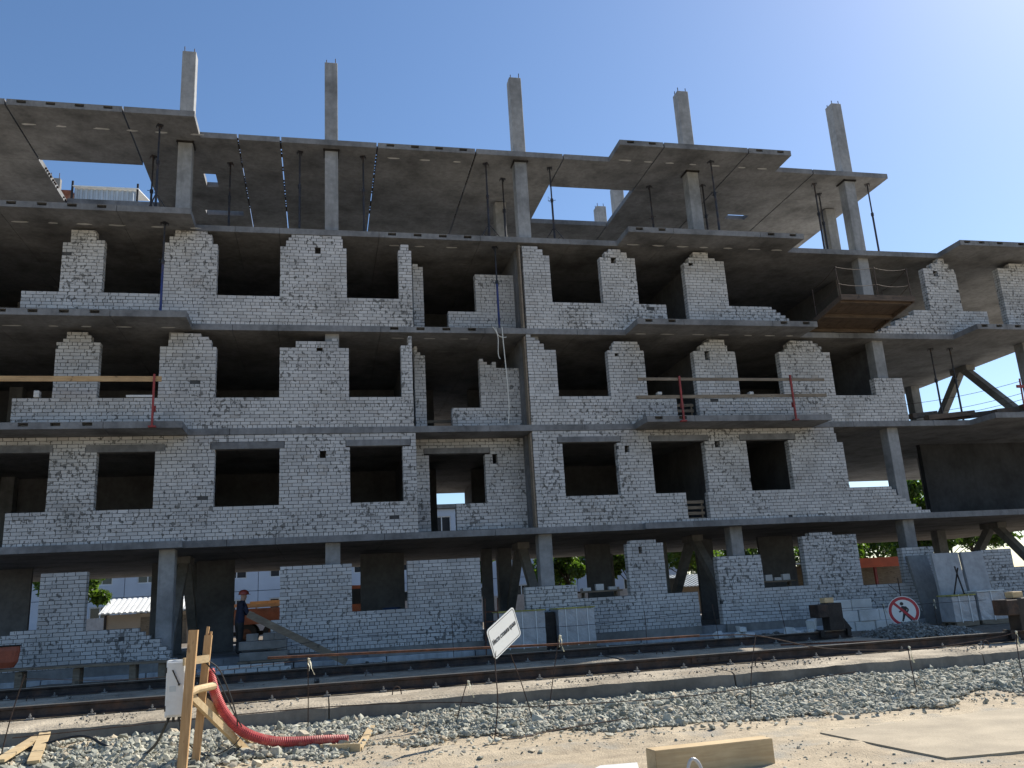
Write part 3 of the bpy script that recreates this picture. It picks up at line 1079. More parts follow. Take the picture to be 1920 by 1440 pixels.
brick_wall('brick wall with gabled pier beside the loading platform', seg, F4, 0.0, WALL['holes4'], seed=4)
brick_wall('white brick wall of the third floor left of the recess', WALL['w3_left'], F3, 0.0, WALL['holes3'], seed=5)
brick_wall('shaded brick wall at the back of the third floor recess', WALL['w3_recess'], F3, 1.0, seed=6)
brick_wall('white brick wall of the third floor right of the recess', WALL['w3_right'], F3, 0.0, WALL['holes3'], seed=7)
lint = WALL['lintels2']
op = [(-9.0, -6.91, 4.62, 6.13), (-9.0, -7.83, 3.6, 4.62)] + [tuple(o) for o in WALL['w2_left_open'][1:]] + [tuple(o) for o in lint]
brick_wall('full height brick wall of the second floor left of the recess', [(-8.7, 2.62, 6.56)], F2, 0.0, op, seed=8)
ro = [tuple(o) for o in WALL['w2_recess_open']] + [(2.95, 4.95, 6.11, 6.25)]
brick_wall('shaded brick wall at the back of the second floor recess', [(2.72, 6.02, 6.56)], F2, 1.0, ro, seed=9)
op = [tuple(o) for o in WALL['w2_right_open']] + [tuple(o) for o in lint]
brick_wall('brick wall of the second floor right of the recess, ending in steps', [(6.04, 15.8, 6.56)] + [tuple(s) for s in WALL['w2_right_end']] + [(15.7, 16.3, 4.6)], F2, 0.0, op, seed=10)
G0 = 0.742
brick_wall('low ground floor brick wall with one pier at the left edge', WALL['w1_a'], G0, 0.0, seed=11)
brick_wall('ground floor brick wall of two piers and a window sill', WALL['w1_b'], G0, 0.0, seed=12)
brick_wall('ground floor brick wall with a slim pier behind the wrapped pallets', WALL['w1_c'] + [(8.4, 8.75, 1.68)], G0, 0.0, [(9.02, 9.12, 2.88, 3.06)], seed=13)
brick_wall('ground floor brick wall behind the round sign', WALL['w1_d'] + [(14.0, 14.4, 1.69), (17.4, 17.8, 1.64)], G0, 0.0, seed=14)
# short return walls that close the recess sides
for lv, z in ((1, F2), (2, F3), (3, F4)):
    for x in (2.38, 6.04):
        pass

# the bricks: the 300 that show largest are parts of their own, the rest one joint part
cam_pos = Vector((0.0, -23.80, 1.65))


def shows(bk):
    d = (Vector((bk[1], bk[2], bk[3])) - cam_pos)
    return bk[4] * BH * abs(d.y) / d.length ** 3


order = sorted([i for i, bk in enumerate(all_bricks) if bk[0] is not None and 0.23 < bk[4] < 0.262], key=lambda i: -shows(all_bricks[i]))
own = set(order[:300])
rest = MB()
for i, (w, x, y, z, L, dep, tone, dz) in enumerate(all_bricks):
    if i in own:
        continue
    rest.box(x, x + L, y, y + dep, z + dz, z + BH, tone)
rest.build('bricks', 'brick', B)['kind'] = 'stuff'
ub = MB()
ub.cbox(-0.1245, 0.1245, 0, 0.118, 0, BH, 0.003)
brick_me = ub.mesh('brick', 'brick')
for i in order[:300]:
    w, x, y, z, L, dep, tone, dz = all_bricks[i]
    o = link('brick', brick_me, w)
    o.location = Vector((x + L / 2, y, z)) - world_loc(w)
    o.scale = (L / 0.249, 1, 1)

# concrete lintels over the second floor windows
for x0, x1, z0, z1 in lint:
    mb = MB()
    mb.cbox(x0 + 0.01, x1 - 0.01, -0.008, 0.24, z0 + 0.004, z1 + 0.035, 0.006)
    mb.build('lintel', 'slab', B)
mb = MB()
mb.cbox(2.96, 4.94, 0.99, 1.24, 6.114, 6.285, 0.006)
mb.build('lintel', 'slab', B)

# foundation blocks under the ground floor walls
x = -11.4
k = 0
while x < 24.5:
    L = random.choice((2.38, 2.38, 1.18))
    zt = 0.515
    mb = MB()
    mb.cbox(x + 0.012, x + L - 0.012, -0.12 + random.uniform(-0.03, 0.02), 0.38, 0.05, zt, 0.012)
    mb.build('foundation_block', 'foundation', B)
    x += L
    k += 1
for x0, x1, z1 in ((1.2, 4.3, 0.735), (5.6, 10.7, 0.735), (11.5, 17.5, 0.735), (-7.9, -3.7, 0.735)):
    mb = MB()
    mb.box(x0, x1, -0.06, 0.015, 0.52, z1)
    mb.build('ground_slab_edge', 'old_concrete', B)

# mortar smears in a dashed line under the balconies
for lv in (3, 4, 5):
    for xa, xb in ((-8.3, -3.7), (2.0, 4.5), (9.5, 15.0)):
        mb = MB()
        xx = xa
        yy = -0.16 if not (2.0 <= xa < 3) else 0.55
        while xx < xb:
            w = random.uniform(0.25, 0.5)
            n = 9
            P = [(xx + w / 2 + math.cos(t) * w / 2 * random.uniform(.75, 1.1), yy + math.sin(t) * 0.045 * random.uniform(.6, 1.3)) for t in [i * 2 * math.pi / n for i in range(n)]]
            mb.prism(P, 'z', sof(lv) - 0.004, sof(lv) + 0.002)
            xx += w + random.uniform(0.35, 0.7)
        mb.build('mortar_smear', 'white_block', B)['kind'] = 'stuff'

# timber formwork board left on the recess corner of the right wall
for lv in (1, 2, 3):
    mb = MB()
    mb.box(5.98, 6.03, 0.03, 0.30, top(lv) + 0.01, sof(lv + 1) - 0.06)
    mb.build('corner_board', 'grey_wood', B)

# ------------------------------------------------------------------ steel props
def make_prop(paint, h=ST - TH):
    root = bpy.data.objects.new('steel_prop', None)
    COL.objects.link(root)
    mb = MB()
    mb.tube([(0, 0, 0.012), (0, 0, h * 0.58)], 0.034, 10)
    mb.build('outer_tube', paint, root)
    mb = MB()
    mb.tube([(0, 0, h * 0.55), (0, 0, h - 0.012)], 0.025, 10)
    mb.build('inner_tube', 'prop_steel', root)
    mb = MB()
    mb.box(-0.08, 0.08, -0.08, 0.08, h - 0.014, h - 0.002)
    for sx in (-1, 1):
        for sy in (-1, 1):
            mb.box(sx * 0.07 - .008, sx * 0.07 + .008, sy * 0.07 - .008, sy * 0.07 + .008, h - 0.07, h - 0.012)
    mb.build('head_plate', 'prop_steel', root)
    mb = MB()
    mb.box(-0.075, 0.075, -0.075, 0.075, 0.002, 0.014)
    mb.build('base_plate', 'prop_steel', root)
    mb = MB()
    mb.tube([(0, 0, h * 0.56), (0, 0, h * 0.60)], 0.05, 10)
    mb.tube([(-0.13, 0, h * 0.58), (0.13, 0, h * 0.58)], 0.009, 6)
    mb.tube([(0.05, 0, h * 0.60), (0.11, 0.02, h * 0.63), (0.12, 0.02, h * 0.58), (0.06, 0, h * 0.56)], 0.006, 5)
    mb.build('collar_nut', 'prop_steel', root)
    return root


proto = make_prop('prop_steel')
proto_blue = make_prop('blue_paint')
PROPS = [
    (4, -4.55, -0.55, 1, 'steel prop at the front edge of the top left balcony slab'),
    (4, -5.04, 1.26, 1, 'steel prop beside the large left roof opening, behind the balcony prop'),
    (4, -2.80, 1.44, 0, 'steel prop under the roof between the leftmost open joint and the first column'),
    (4, -0.66, 0.50, 0, 'steel prop just left of the second tall roof column'),
    (4, 1.27, 0.57, 0, 'steel prop just right of the second tall roof column'),
    (4, 5.20, 0.56, 1, 'tripod steel prop left of the third tall roof column'),
    (4, 5.95, 1.50, 0, 'steel prop standing close behind the third tall roof column'),
    (4, 7.36, 0.60, 1, 'tripod steel prop in front of the right roof opening'),
    (4, 11.22, 1.49, 0, 'steel prop under the right balcony slab, left of the fourth column'),
    (4, 12.66, -0.42, 0, 'front steel prop of the pair right of the fourth column'),
    (4, 13.10, 1.20, 0, 'rear steel prop of the pair right of the fourth column'),
    (4, 17.16, 0.66, 0, 'steel prop furthest left of the three by the last tall column'),
    (4, 17.78, 1.35, 0, 'thin steel prop close to the left side of the last tall column'),
    (4, 19.18, 0.48, 0, 'steel prop at the right end of the roof slab against the sky'),
    (3, -4.30, -0.45, 0, 'bright blue prop on the left balcony of the fourth floor'),
    (3, 5.32, 0.40, 0, 'bright blue prop standing in the fourth floor recess'),
    (2, 21.00, 1.05, 0, 'steel prop on the third floor at the far right, left of a pair'),
    (2, 21.75, 1.00, 0, 'steel prop on the third floor at the far right, right of a pair'),
    (2, 19.30, 1.60, 0, 'steel prop behind the stepped wall end on the third floor'),
]
tri = MB()
for k in range(3):
    a = k * 2.1 + 0.5
    tri.tube([(0.04 * math.cos(a), 0.04 * math.sin(a), 0.62), (0.45 * math.cos(a), 0.45 * math.sin(a), 0.01)], 0.014, 6)
    tri.tube([(0.04 * math.cos(a), 0.04 * math.sin(a), 0.22), (0.27 * math.cos(a), 0.27 * math.sin(a), 0.28)], 0.009, 5)
tri_me = tri.mesh('tripod', 'prop_steel')
prop_objs, seen = [], set()
for p_ in PROPS:
    src = proto_blue if 'blue' in p_[4] else proto
    prop_objs.append(copy_tree(src) if src.name in seen else src)
    seen.add(src.name)
for o, (lv, x, y, tr, lab) in zip(prop_objs, PROPS):
    o.location = (x, y, top(lv))
    o.rotation_euler = (0, 0, random.uniform(0, 3))
    tag(o, lab, 'prop', 'steel props between the floor slabs')
    if tr:
        link('tripod', tri_me, o)

# ------------------------------------------------------------------ guard rails on the third floor balconies
def guard(loc, label, posts, planks, mats):
    t = thing('guard_rail', loc, label, 'guard rail')
    for x, y, z0, z1 in posts:
        mb = MB()
        mb.bar((x, y, z0), (x, y, z1), 0.05, 0.05)
        mb.box(x - 0.09, x + 0.09, y - 0.03, y + 0.10, z0 - 0.02, z0 + 0.02)
        mb.box(x - 0.03, x + 0.06, y + 0.03, y + 0.10, z0 + 0.4, z0 + 0.55)
        mb.build('post', 'red_paint', t)
    for (a, b, h), m in zip(planks, mats):
        mb = MB()
        mb.bar(a, b, 0.035, h)
        mb.build('plank', m, t)
    return t


zb = sof(2)
guard((-6.2, -1.08, zb), 'yellowish timber guard rail on a red post, left balcony', [(-4.25, -1.09, zb + 0.02, 7.97)],
      [((-9.6, -1.04, 7.86), (-4.08, -1.04, 7.855), 0.14)], ['pine'])
guard((12.2, -1.12, zb), 'weathered two board guard rail on red posts, right balcony',
      [(10.34, -1.18, zb + 0.0, 7.92), (13.98, -1.18, zb + 0.0, 7.96)],
      [((9.05, -1.14, 7.84), (15.15, -1.14, 7.82), 0.085), ((8.95, -1.14, 7.29), (15.15, -1.14, 7.33), 0.10)], ['grey_wood', 'grey_wood'])
t = thing('guard_rail', (23.2, -1.2, top(2)), 'red painted steel guard rail at the far right of the third floor', 'guard rail')
for x in (22.35, 22.75):
    mb = MB()
    mb.tube([(x, -1.05, top(2)), (x + 0.05, -1.05, top(2) + 1.15)], 0.028, 6)
    mb.build('post', 'red_paint', t)
mb = MB()
mb.bar((22.2, -1.08, 7.62), (24.8, -1.08, 7.58), 0.05, 0.09)
mb.build('bar', 'red_paint', t)
for z in (7.8, 7.4, 7.2):
    mb = MB()
    mb.tube(sag((22.4, -1.05, z), (19.6, 1.4, z - 0.2), 0.1), 0.008, 5)
    mb.build('wire', 'rebar', t)

# planks and slabs of debris on the far right third floor
for k, (x, y, dx, rz, lab) in enumerate([(20.5, 0.1, 1.9, 0.1, 'dark plank lying at the slab edge below the bracing, front one'),
                                        (21.5, 0.5, 2.1, -0.15, 'dark plank lying below the bracing, rear one'),
                                        (22.6, -0.3, 1.5, 0.25, 'short dark plank by the red guard rail at the far right'),
                                        (19.9, 0.5, 1.3, 0.4, 'dark plank end sticking out behind the stepped brick wall'),
                                        (23.6, -0.6, 1.8, -0.1, 'dark plank at the right frame edge below the red bar')]):
    mb = MB()
    mb.bar((x - dx / 2, y, top(2) + 0.10 + 0.05 * k), (x + dx / 2, y + rz, top(2) + 0.28 + 0.05 * k), 0.25, 0.16)
    single(mb, 'plank', 'dark_wood', lab, 'plank', (x, y, top(2)), 'planks on the far right third floor')

# ------------------------------------------------------------------ loading platform
t = thing('loading_platform', (16.85, -0.9, 9.75), 'dark brown timber loading platform tilted out from the fourth floor slab', 'platform')


def pf(y):          # underside height, rising towards the front
    return 9.80 + (-y) * 0.15


for k in range(8):
    x0 = 15.62 + k * 0.31
    mb = MB()
    mb.bar((x0 + 0.15, 0.6, pf(0.6) + 0.14), (x0 + 0.15, -1.97, pf(-1.97) + 0.14), 0.30, 0.045)
    mb.build('deck_board', 'dark_wood', t)
for y in (0.1, -0.9, -1.85):
    mb = MB()
    mb.bar((15.60, y, pf(y) + 0.06), (18.12, y, pf(y) + 0.06), 0.12, 0.115)
    mb.build('cross_beam', 'dark_wood', t)
for x in (15.58, 18.14):
    mb = MB()
    mb.bar((x, 0.5, pf(0.5) + 0.10), (x, -2.02, pf(-2.02) + 0.10), 0.05, 0.17)
    mb.build('side_board', 'dark_wood', t)
mb = MB()
mb.bar((15.56, -2.04, pf(-2.04) + 0.11), (18.16, -2.04, pf(-2.04) + 0.11), 0.04, 0.18)
mb.build('front_board', 'dark_wood', t)
PP = []
for x, y in ((15.6, -2.0), (16.9, -2.02), (18.1, -2.0), (15.6, -0.6), (18.1, -0.6)):
    mb = MB()
    z = pf(y)
    tx = random.uniform(-0.06, 0.06)
    mb.tube([(x, y, z), (x + tx, y, z + 1.15)], 0.014, 6)
    mb.build('rail_post', 'rebar', t)
    PP.append(Vector((x + tx, y, z + 1.12)))
for h in (0, 0.55):
    d = Vector((0, 0, h))
    for a, b in ((0, 1), (1, 2), (0, 3), (2, 4)):
        mb = MB()
        mb.tube(sag(PP[a] - d, PP[b] - d, 0.07), 0.009, 5)
        mb.build('rail_wire', 'rebar', t)
mb = MB()
for k in range(9):
    x = 17.2 + k * 0.09
    r = random.uniform(0.05, 0.10)
    bm = bmesh.new()
    bmesh.ops.create_icosphere(bm, subdivisions=1, radius=r)
    for v in bm.verts:
        v.co = Vector((v.co.x * 1.4 + x, v.co.y - 1.5 - 0.1 * random.random(), v.co.z * 0.7 + pf(-1.5) + 0.36)) + Vector((random.uniform(-.02, .02),) * 3)
    mb.from_bm(bm)
single(mb, 'sack', 'rope', 'crumpled pale sack lying on the loading platform', 'sack', (17.5, -1.5, pf(-1.5) + 0.16))

# white rope hanging from the third floor slab in the recess
mb = MB()
mb.tube(curve_pts([(5.30, -0.05, 9.76), (5.31, -0.07, 9.3), (5.36, -0.06, 8.2), (5.38, -0.05, 7.4), (5.33, -0.06, 6.78)], 20), 0.016, 6)
single(mb, 'rope', 'rope', 'long white rope hanging down through the recess', 'rope', (5.3, -0.05, 9.74))
mb = MB()
mb.tube(curve_pts([(5.02, -0.05, 9.76), (5.10, -0.07, 9.62), (5.16, -0.07, 9.4), (5.14, -0.06, 8.9), (5.19, -0.06, 8.75)], 20), 0.014, 6)
mb.tube(curve_pts([(5.1, -0.06, 9.74), (5.16, -0.08, 9.5), (5.30, -0.08, 9.42), (5.42, -0.06, 9.44)], 12), 0.012, 6)
single(mb, 'rope', 'rope', 'short looped white rope beside the long hanging one', 'rope', (5.1, -0.05, 9.74))


def slat_barrier(loc, label, x0, x1, y, zs, post_z):
    t = thing('slat_barrier', loc, label, 'barrier', 'slat barriers in door openings')
    for z in zs:
        mb = MB()
        mb.box(x0, x1, y, y + 0.03, z, z + 0.09)
        mb.build('slat', 'grey_wood', t)
    for x in (x0 + 0.05, x1 - 0.09):
        mb = MB()
        mb.box(x, x + 0.05, y + 0.031, y + 0.08, zs[0] - 0.03, post_z)
        mb.build('upright', 'grey_wood', t)


slat_barrier((11.05, 0.3, F2), 'slatted pallet closing the second floor door right of centre', 10.70, 11.38, 0.32, [3.80, 3.97, 4.14, 4.31], 4.42)
slat_barrier((11.05, 0.3, F3), 'slatted pallet closing the third floor door behind the red post', 10.75, 11.40, 0.32, [6.80, 6.98, 7.16, 7.34], 7.45)
slat_barrier((3.5, 2.0, F3), 'slatted rail in the third floor recess with sky behind', 2.9, 4.3, 2.2, [6.95, 7.13, 7.31], 7.42)

# loose bricks left on sills
for x, z, n, lab in ((-7.35, 7.64, 2, 'two loose white bricks stacked on the third floor sill at far left'),
                     (10.2, 7.66, 1, 'single loose brick on the third floor sill beside the red post'),
                     (13.3, 7.66, 1, 'single loose brick on the third floor sill under the right pier')):
    mb = MB()
    for k in range(n):
        mb.cbox(x - 0.07, x + 0.06, 0.02, 0.22, z + k * 0.095, z + 0.09 + k * 0.095, 0.006)
    single(mb, 'loose_brick', 'white_block', lab, 'brick', (x, 0.12, z))
# perforated steel plank on a sill
mb = MB()
mb.box(-5.15, -4.45, 0.03, 0.2, 7.64, 7.70)
single(mb, 'perforated_strip', 'white_paint', 'short pale perforated strip on the third floor sill left', 'strip', (-4.8, 0.1, 7.64))

# ------------------------------------------------------------------ crane track
RZ = 0.62
NEAR_Y, FAR_Y = -9.5, -5.05


def rail(y, x0, x1, label):
    t = thing('crane_rail', ((x0 + x1) / 2, y, 0.44), label, 'rail', 'rails of the crane track')
    mb = MB()
    prof = [(-0.075, 0.0), (0.075, 0.0), (0.075, 0.014), (0.018, 0.036), (0.012, 0.06), (0.012, 0.125), (0.034, 0.142), (0.036, 0.172), (-0.036, 0.172), (-0.034, 0.142), (-0.012, 0.125), (-0.012, 0.06), (-0.018, 0.036), (-0.075, 0.014)]
    mb.prism([(y + a, 0.452 + b) for a, b in prof], 'x', x0, x1)
    mb.build('rail_body', 'rail_steel', t)
    mb = MB()
    mb.box(x0, x1, y - 0.033, y + 0.033, 0.6245, 0.632)
    mb.build('running_surface', 'rail_head', t)
    cl = MB()
    cl.box(-0.05, 0.05, -0.08, -0.02, 0.0, 0.02)
    cl.tube([(0, -0.06, 0.02), (0, -0.06, 0.08)], 0.011, 6)
    cl.tube([(0, -0.06, 0.04), (0, -0.06, 0.055)], 0.02, 6)
    cme = cl.mesh('rail_clip', 'old_concrete')
    x = x0 + 0.35
    while x < x1:
        c = link('rail_clip', cme, t)
        c.location = (x - (x0 + x1) / 2 + random.uniform(-.03, .03), -0.085, 0.008)
        c.rotation_euler = (0, 0, random.uniform(-.2, .2))
        x += 0.84
    # fishplates
    for x in (0.2, 6.6):
        if x0 < x < x1:
            mb = MB()
            mb.box(x - 0.42, x + 0.42, y - 0.032, y - 0.013, 0.50, 0.585)
            for k in range(4):
                mb.tube([(x - 0.3 + k * 0.2, y - 0.03, 0.545), (x - 0.3 + k * 0.2, y - 0.055, 0.545)], 0.018, 6)
            mb.build('fishplate', 'rail_steel', t)
    return t


rail(NEAR_Y, -9.5, 13.2, 'dark steel crane rail nearer to the gravel')
rail(FAR_Y, -9.5, 12.2, 'dark steel crane rail nearer to the building')


def track_beam(y, x0, x1, label):
    bm = bmesh.new()
    nseg = 26
    prof = [(-1.25, -0.02), (-1.22, 0.39), (-1.12, 0.422), (-0.4, 0.438), (0.4, 0.438), (1.02, 0.425), (1.10, 0.39), (1.12, -0.02)]
    rings = []
    rr = random.Random(int(x0 * 10 + y))
    for i in range(nseg + 1):
        x = x0 + (x1 - x0) * i / nseg
        inset = 0.02 if i in (0, nseg) else 0.0
        ring = []
        for k, (a, b) in enumerate(prof):
            j = 0.018 if k in (1, 2, 5, 6) else 0.006
            ring.append(bm.verts.new((x + rr.uniform(-j, j) * (1 if 0 < i < nseg else 0.15), y + a * (1 - inset * 0.4) + rr.uniform(-j, j), b - (inset * 0.5 if k in (1, 6) else 0) + rr.uniform(-j, j) * 0.5)))
        rings.append(ring)
    for i in range(nseg):
        for k in range(len(prof) - 1):
            bm.faces.new((rings[i][k], rings[i][k + 1], rings[i + 1][k + 1], rings[i + 1][k]))
    bm.faces.new(rings[0][::-1])
    bm.faces.new(rings[-1])
    mb = MB()
    mb.from_bm(bm)
    t = thing('track_beam', ((x0 + x1) / 2, y, 0.1), label, 'concrete beam', 'concrete beams of the crane track')
    bo = mb.build('beam_body', 'beam_side_shade', t)
    bo.data.materials.append(MATS['beam_sand'])           # sand lies on top; the sides carry painted shade
    for f in bo.data.polygons:
        if f.normal.z > 0.75:
            f.material_index = 1
    # lifting loop
    lp = MB()
    xl = x0 + (x1 - x0) * 0.16
    lp.tube(curve_pts([(xl - 0.07, y - 0.62, 0.43), (xl - 0.05, y - 0.63, 0.52), (xl, y - 0.64, 0.55), (xl + 0.05, y - 0.63, 0.52), (xl + 0.07, y - 0.62, 0.43)], 12), 0.009, 6)
    lp.build('lifting_loop', 'rebar', t)


NB = [(-9.6, -6.10), (-6.085, 0.09), (0.105, 6.355), (6.385, 10.94), (10.97, 14.6)]
NL = ['leftmost concrete beam under the near crane rail, at the frame edge', 'concrete track beam behind the wooden posts and red hose',
      'sand covered concrete track beam behind the white tilted sign', 'sunlit clean concrete track beam right of the joint, behind the ribbon stakes',
      'shaded concrete track beam at the far right end of the near rail']
for (a, b), lab in zip(NB, NL):
    track_beam(NEAR_Y, a, b, lab)
FB = [(-9.6, -6.3), (-6.22, -0.15), (-0.05, 6.02), (6.12, 12.4)]
FL = ['leftmost concrete beam under the far crane rail', 'far concrete track beam below the left brick wall', 'far concrete track beam below the wrapped pallets', 'far concrete track beam that ends at the dark buffer post']
for (a, b), lab in zip(FB, FL):
    track_beam(FAR_Y, a, b, lab)


def end_stop(x, y, s, label):
    t = thing('rail_end_stop', (x, y, 0.44), label, 'buffer', 'end stops of the crane track')
    mb = MB()
    mb.cbox(x - 0.12 * s, x + 0.26 * s, y - 0.16 * s, y + 0.16 * s, 0.64, 0.64 + 0.62 * s, 0.012)
    mb.prism([(x - 0.12 * s, 0.64), (x + 0.52 * s, 0.64), (x + 0.26 * s, 1.0)], 'y', y - 0.05, y + 0.05)
    mb.build('upright', 'dark_steel', t)
    mb = MB()
    mb.cbox(x - 0.40 * s, x - 0.125 * s, y - 0.20 * s, y + 0.20 * s, 0.64 + 0.30 * s, 0.64 + 0.60 * s, 0.015)
    mb.build('buffer_block', 'rail_steel', t)
    mb = MB()
    mb.cbox(x - 0.14 * s, x + 0.10 * s, y - 0.11 * s, y + 0.11 * s, 0.645 + 0.62 * s, 0.645 + 0.74 * s, 0.01)
    mb.build('wood_block', 'pale_pine', t)
    for dx in (-0.3, 0.4):
        mb = MB()
        mb.box(x + dx * s - 0.05, x + dx * s + 0.05, y - 0.10, y + 0.10, 0.50, 0.66)
        mb.build('rail_clamp', 'dark_steel', t)


end_stop(11.72, FAR_Y, 1.0, 'dark steel buffer post with a wood block, left of the round sign')
end_stop(12.92, NEAR_Y, 0.95, 'dark steel buffer post at the right frame edge on the near rail')

# rusty reinforcing bar lying between the rails
mb = MB()
mb.tube([(9.5, -6.6, 0.50), (12.2, -7.6, 0.47)], 0.02, 6)
single(mb, 'steel_bar', 'rust', 'rusty bar lying between the rails in front of the buffer post', 'bar', (10.8, -7.1, 0.3))
mb = MB()
mb.bar((5.2, -7.0, 0.33), (6.0, -7.8, 0.34), 0.05, 0.03)
single(mb, 'thin_batten', 'pine', 'thin wooden batten lying between the rails near the centre', 'batten', (5.6, -7.4, 0.3))

# ------------------------------------------------------------------ warning fence in front
RIB = MB()
for pts, w in (([(0, 0, 0), (0.015, -0.01, -0.06), (0.008, 0.0, -0.13), (0.03, -0.006, -0.22)], 0.026), ([(0, 0, 0.005), (-0.02, 0.008, -0.05), (-0.012, 0.01, -0.10), (-0.03, 0.004, -0.15)], 0.020)):
    V, F_ = [], []
    for i, p in enumerate(pts):
        a_ = i * 0.7
        dx, dy = math.cos(a_) * w / 2, math.sin(a_) * w / 2
        V += [(p[0] - dx, p[1] - dy, p[2]), (p[0] + dx, p[1] + dy, p[2]), (p[0] + dx - dy * .1, p[1] + dy + 0.002, p[2]), (p[0] - dx - dy * .1, p[1] - dy + 0.002, p[2])]
    for i in range(len(pts) - 1):
        for q in range(4):
            F_.append((i * 4 + q, i * 4 + (q + 1) % 4, i * 4 + 4 + (q + 1) % 4, i * 4 + 4 + q))
    RIB.quadmesh(V, F_)
RIB.tube([(-0.012, 0, 0.012), (0.012, 0, 0.0), (-0.010, 0.0, -0.012)], 0.014, 6)
rib_me = RIB.mesh('ribbon', 'ribbon')


def stake(a, b, label, ribbon=True, r=0.0075, rz=0.0):
    t = thing('fence_stake', a, label, 'stake', 'rebar stakes of the warning fence')
    mb = MB()
    a, b = Vector(a), Vector(b)
    m = a.lerp(b, 0.5) + Vector((random.uniform(-.015, .015), random.uniform(-.015, .015), 0))
    mb.tube(curve_pts([a - Vector((0, 0, 0.15)), m, b], 8), r, 6)
    mb.build('bar', 'rebar', t)
    if ribbon:
        o = link('ribbon', rib_me, t)
        o.location = (b - a) * 0.985 + Vector((0.015, -0.012, 0))
        o.rotation_euler = (random.uniform(-.2, .2), random.uniform(-.3, .3), rz)
    return t


G = lambda x, y: float(ground_z(x, y))
stake((-0.19, -10.95, 0.15), (-0.19, -11.3, 1.10), 'upright thin stake with a hanging ribbon right of the red hose', True)
stake((1.70, -11.7, 0.08), (1.97, -11.5, 0.66), 'short stake leaning right with a pale ribbon, left of the tilted sign')
stake((3.03, -11.6, 0.10), (3.33, -11.5, 1.19), 'tall stake with a forked ribbon right of the tilted sign')
stake((2.86, -11.75, 0.06), (2.52, -11.9, 1.0), 'stake leaning left directly behind the tilted sign', False)
stake((5.85, -12.1, 0.06), (6.30, -11.7, 1.02), 'bare stake in the gravel above the large timber block', False)
stake((8.35, -12.4, 0.03), (8.60, -12.0, 0.70), 'stake with a ribbon in front of the sunlit track beam')
stake((9.9, -12.7, 0.0), (10.35, -12.2, 0.82), 'stake with a long ribbon at the right frame edge')
stake((-3.85, -11.6, 0.1), (-3.62, -11.6, 1.15), 'bare thin stake at the left frame edge', False)
mb = MB()
mb.tube([(-0.72, -11.32, 1.14), (1.2, -11.38, 1.105), (3.30, -11.47, 1.06), (5.48, -11.52, 1.045)], 0.017, 8)
single(mb, 'rusty_bar', 'rust', 'long rusty bar carried by the stakes across the picture', 'bar', (2.4, -11.4, 1.08))


def wire(pts, label, r=0.006, mat='rebar', n=40):
    mb = MB()
    mb.tube(curve_pts(pts, n), r, 5)
    return single(mb, 'fence_wire', mat, label, 'wire', tuple(pts[0]))


wire([(5.48, -11.52, 1.04), (6.3, -11.69, 1.0), (7.3, -11.85, 0.76), (8.57, -12.01, 0.66), (9.5, -12.1, 0.7), (10.35, -12.2, 0.80), (11.2, -12.3, 1.02)], 'sagging wire joining the right hand ribbon stakes', 0.009)
wire([(-3.7, -11.6, 0.42), (-0.19, -11.15, 0.44), (1.85, -11.6, 0.40), (2.4, -12.0, 0.33), (4.6, -12.0, 0.27), (6.0, -11.95, 0.31), (7.6, -12.1, 0.42)], 'low slack wire running just above the gravel', 0.007)
wire([(1.72, -11.75, 0.06), (2.1, -12.2, 0.07), (2.25, -12.8, 0.05), (2.9, -12.5, 0.06), (4.0, -12.3, 0.10)], 'bent wire lying in the sand at the foot of the tilted sign', 0.008)
wire([(-3.62, -11.6, 1.1), (-2.2, -11.9, 1.02), (-0.19, -11.3, 1.08)], 'thin wire from the left stake to the ribbon stake', 0.004)

# far fence close to the wall
for k, (x, y, h, lean, lab) in enumerate([(0.35, -2.6, 1.05, 0.02, 'thin far stake before the second brick pier, left of the tilted sign'),
                                   (3.1, -2.6, 1.1, -0.02, 'thin far stake below the window with the blue barrel'),
                                   (7.9, -2.9, 1.0, 0.02, 'thin far stake right of the wrapped pallets'),
                                   (9.85, -2.9, 1.05, -0.08, 'leaning far stake left of the ground floor door'),
                                   (11.6, -3.2, 1.0, -0.12, 'leaning far stake right of the ground floor door')]):
    stake((x, y, G(x, y)), (x + lean, y, G(x, y) + h), lab, False, 0.008)
wire([(-1.2, -2.4, 0.95), (0.37, -2.6, 1.12), (3.1, -2.6, 1.1), (6.2, -2.6, 1.05), (7.9, -2.9, 1.12), (9.8, -2.9, 1.2), (11.5, -3.2, 1.1), (14.6, -3.3, 1.05), (17.5, -3.4, 1.05)], 'long wire of the far fence in front of the ground floor', 0.006, 'cable_black')

# ------------------------------------------------------------------ signs
def text_mesh(body, size, name, mat):
    cu = bpy.data.curves.new(name, 'FONT')
    cu.body = body
    cu.size = size
    cu.align_x = 'CENTER'
    cu.align_y = 'CENTER'
    cu.extrude = 0.0008
    cu.offset = 0.0025
    o = bpy.data.objects.new(name, cu)
    COL.objects.link(o)
    dg = bpy.context.evaluated_depsgraph_get()
    me = bpy.data.meshes.new_from_object(o.evaluated_get(dg))
    me.name = name
    bpy.data.objects.remove(o)
    me.materials.clear()
    me.materials.append(MATS[mat])
    return me


def rounded(w, h, r, n=6):
    P = []
    for cx, cy, a0 in ((w / 2 - r, h / 2 - r, 0), (-w / 2 + r, h / 2 - r, 90), (-w / 2 + r, -h / 2 + r, 180), (w / 2 - r, -h / 2 + r, 270)):
        for k in range(n + 1):
            a = R(a0 + 90 * k / n)
            P.append((cx + r * math.cos(a), cy + r * math.sin(a)))
    return P


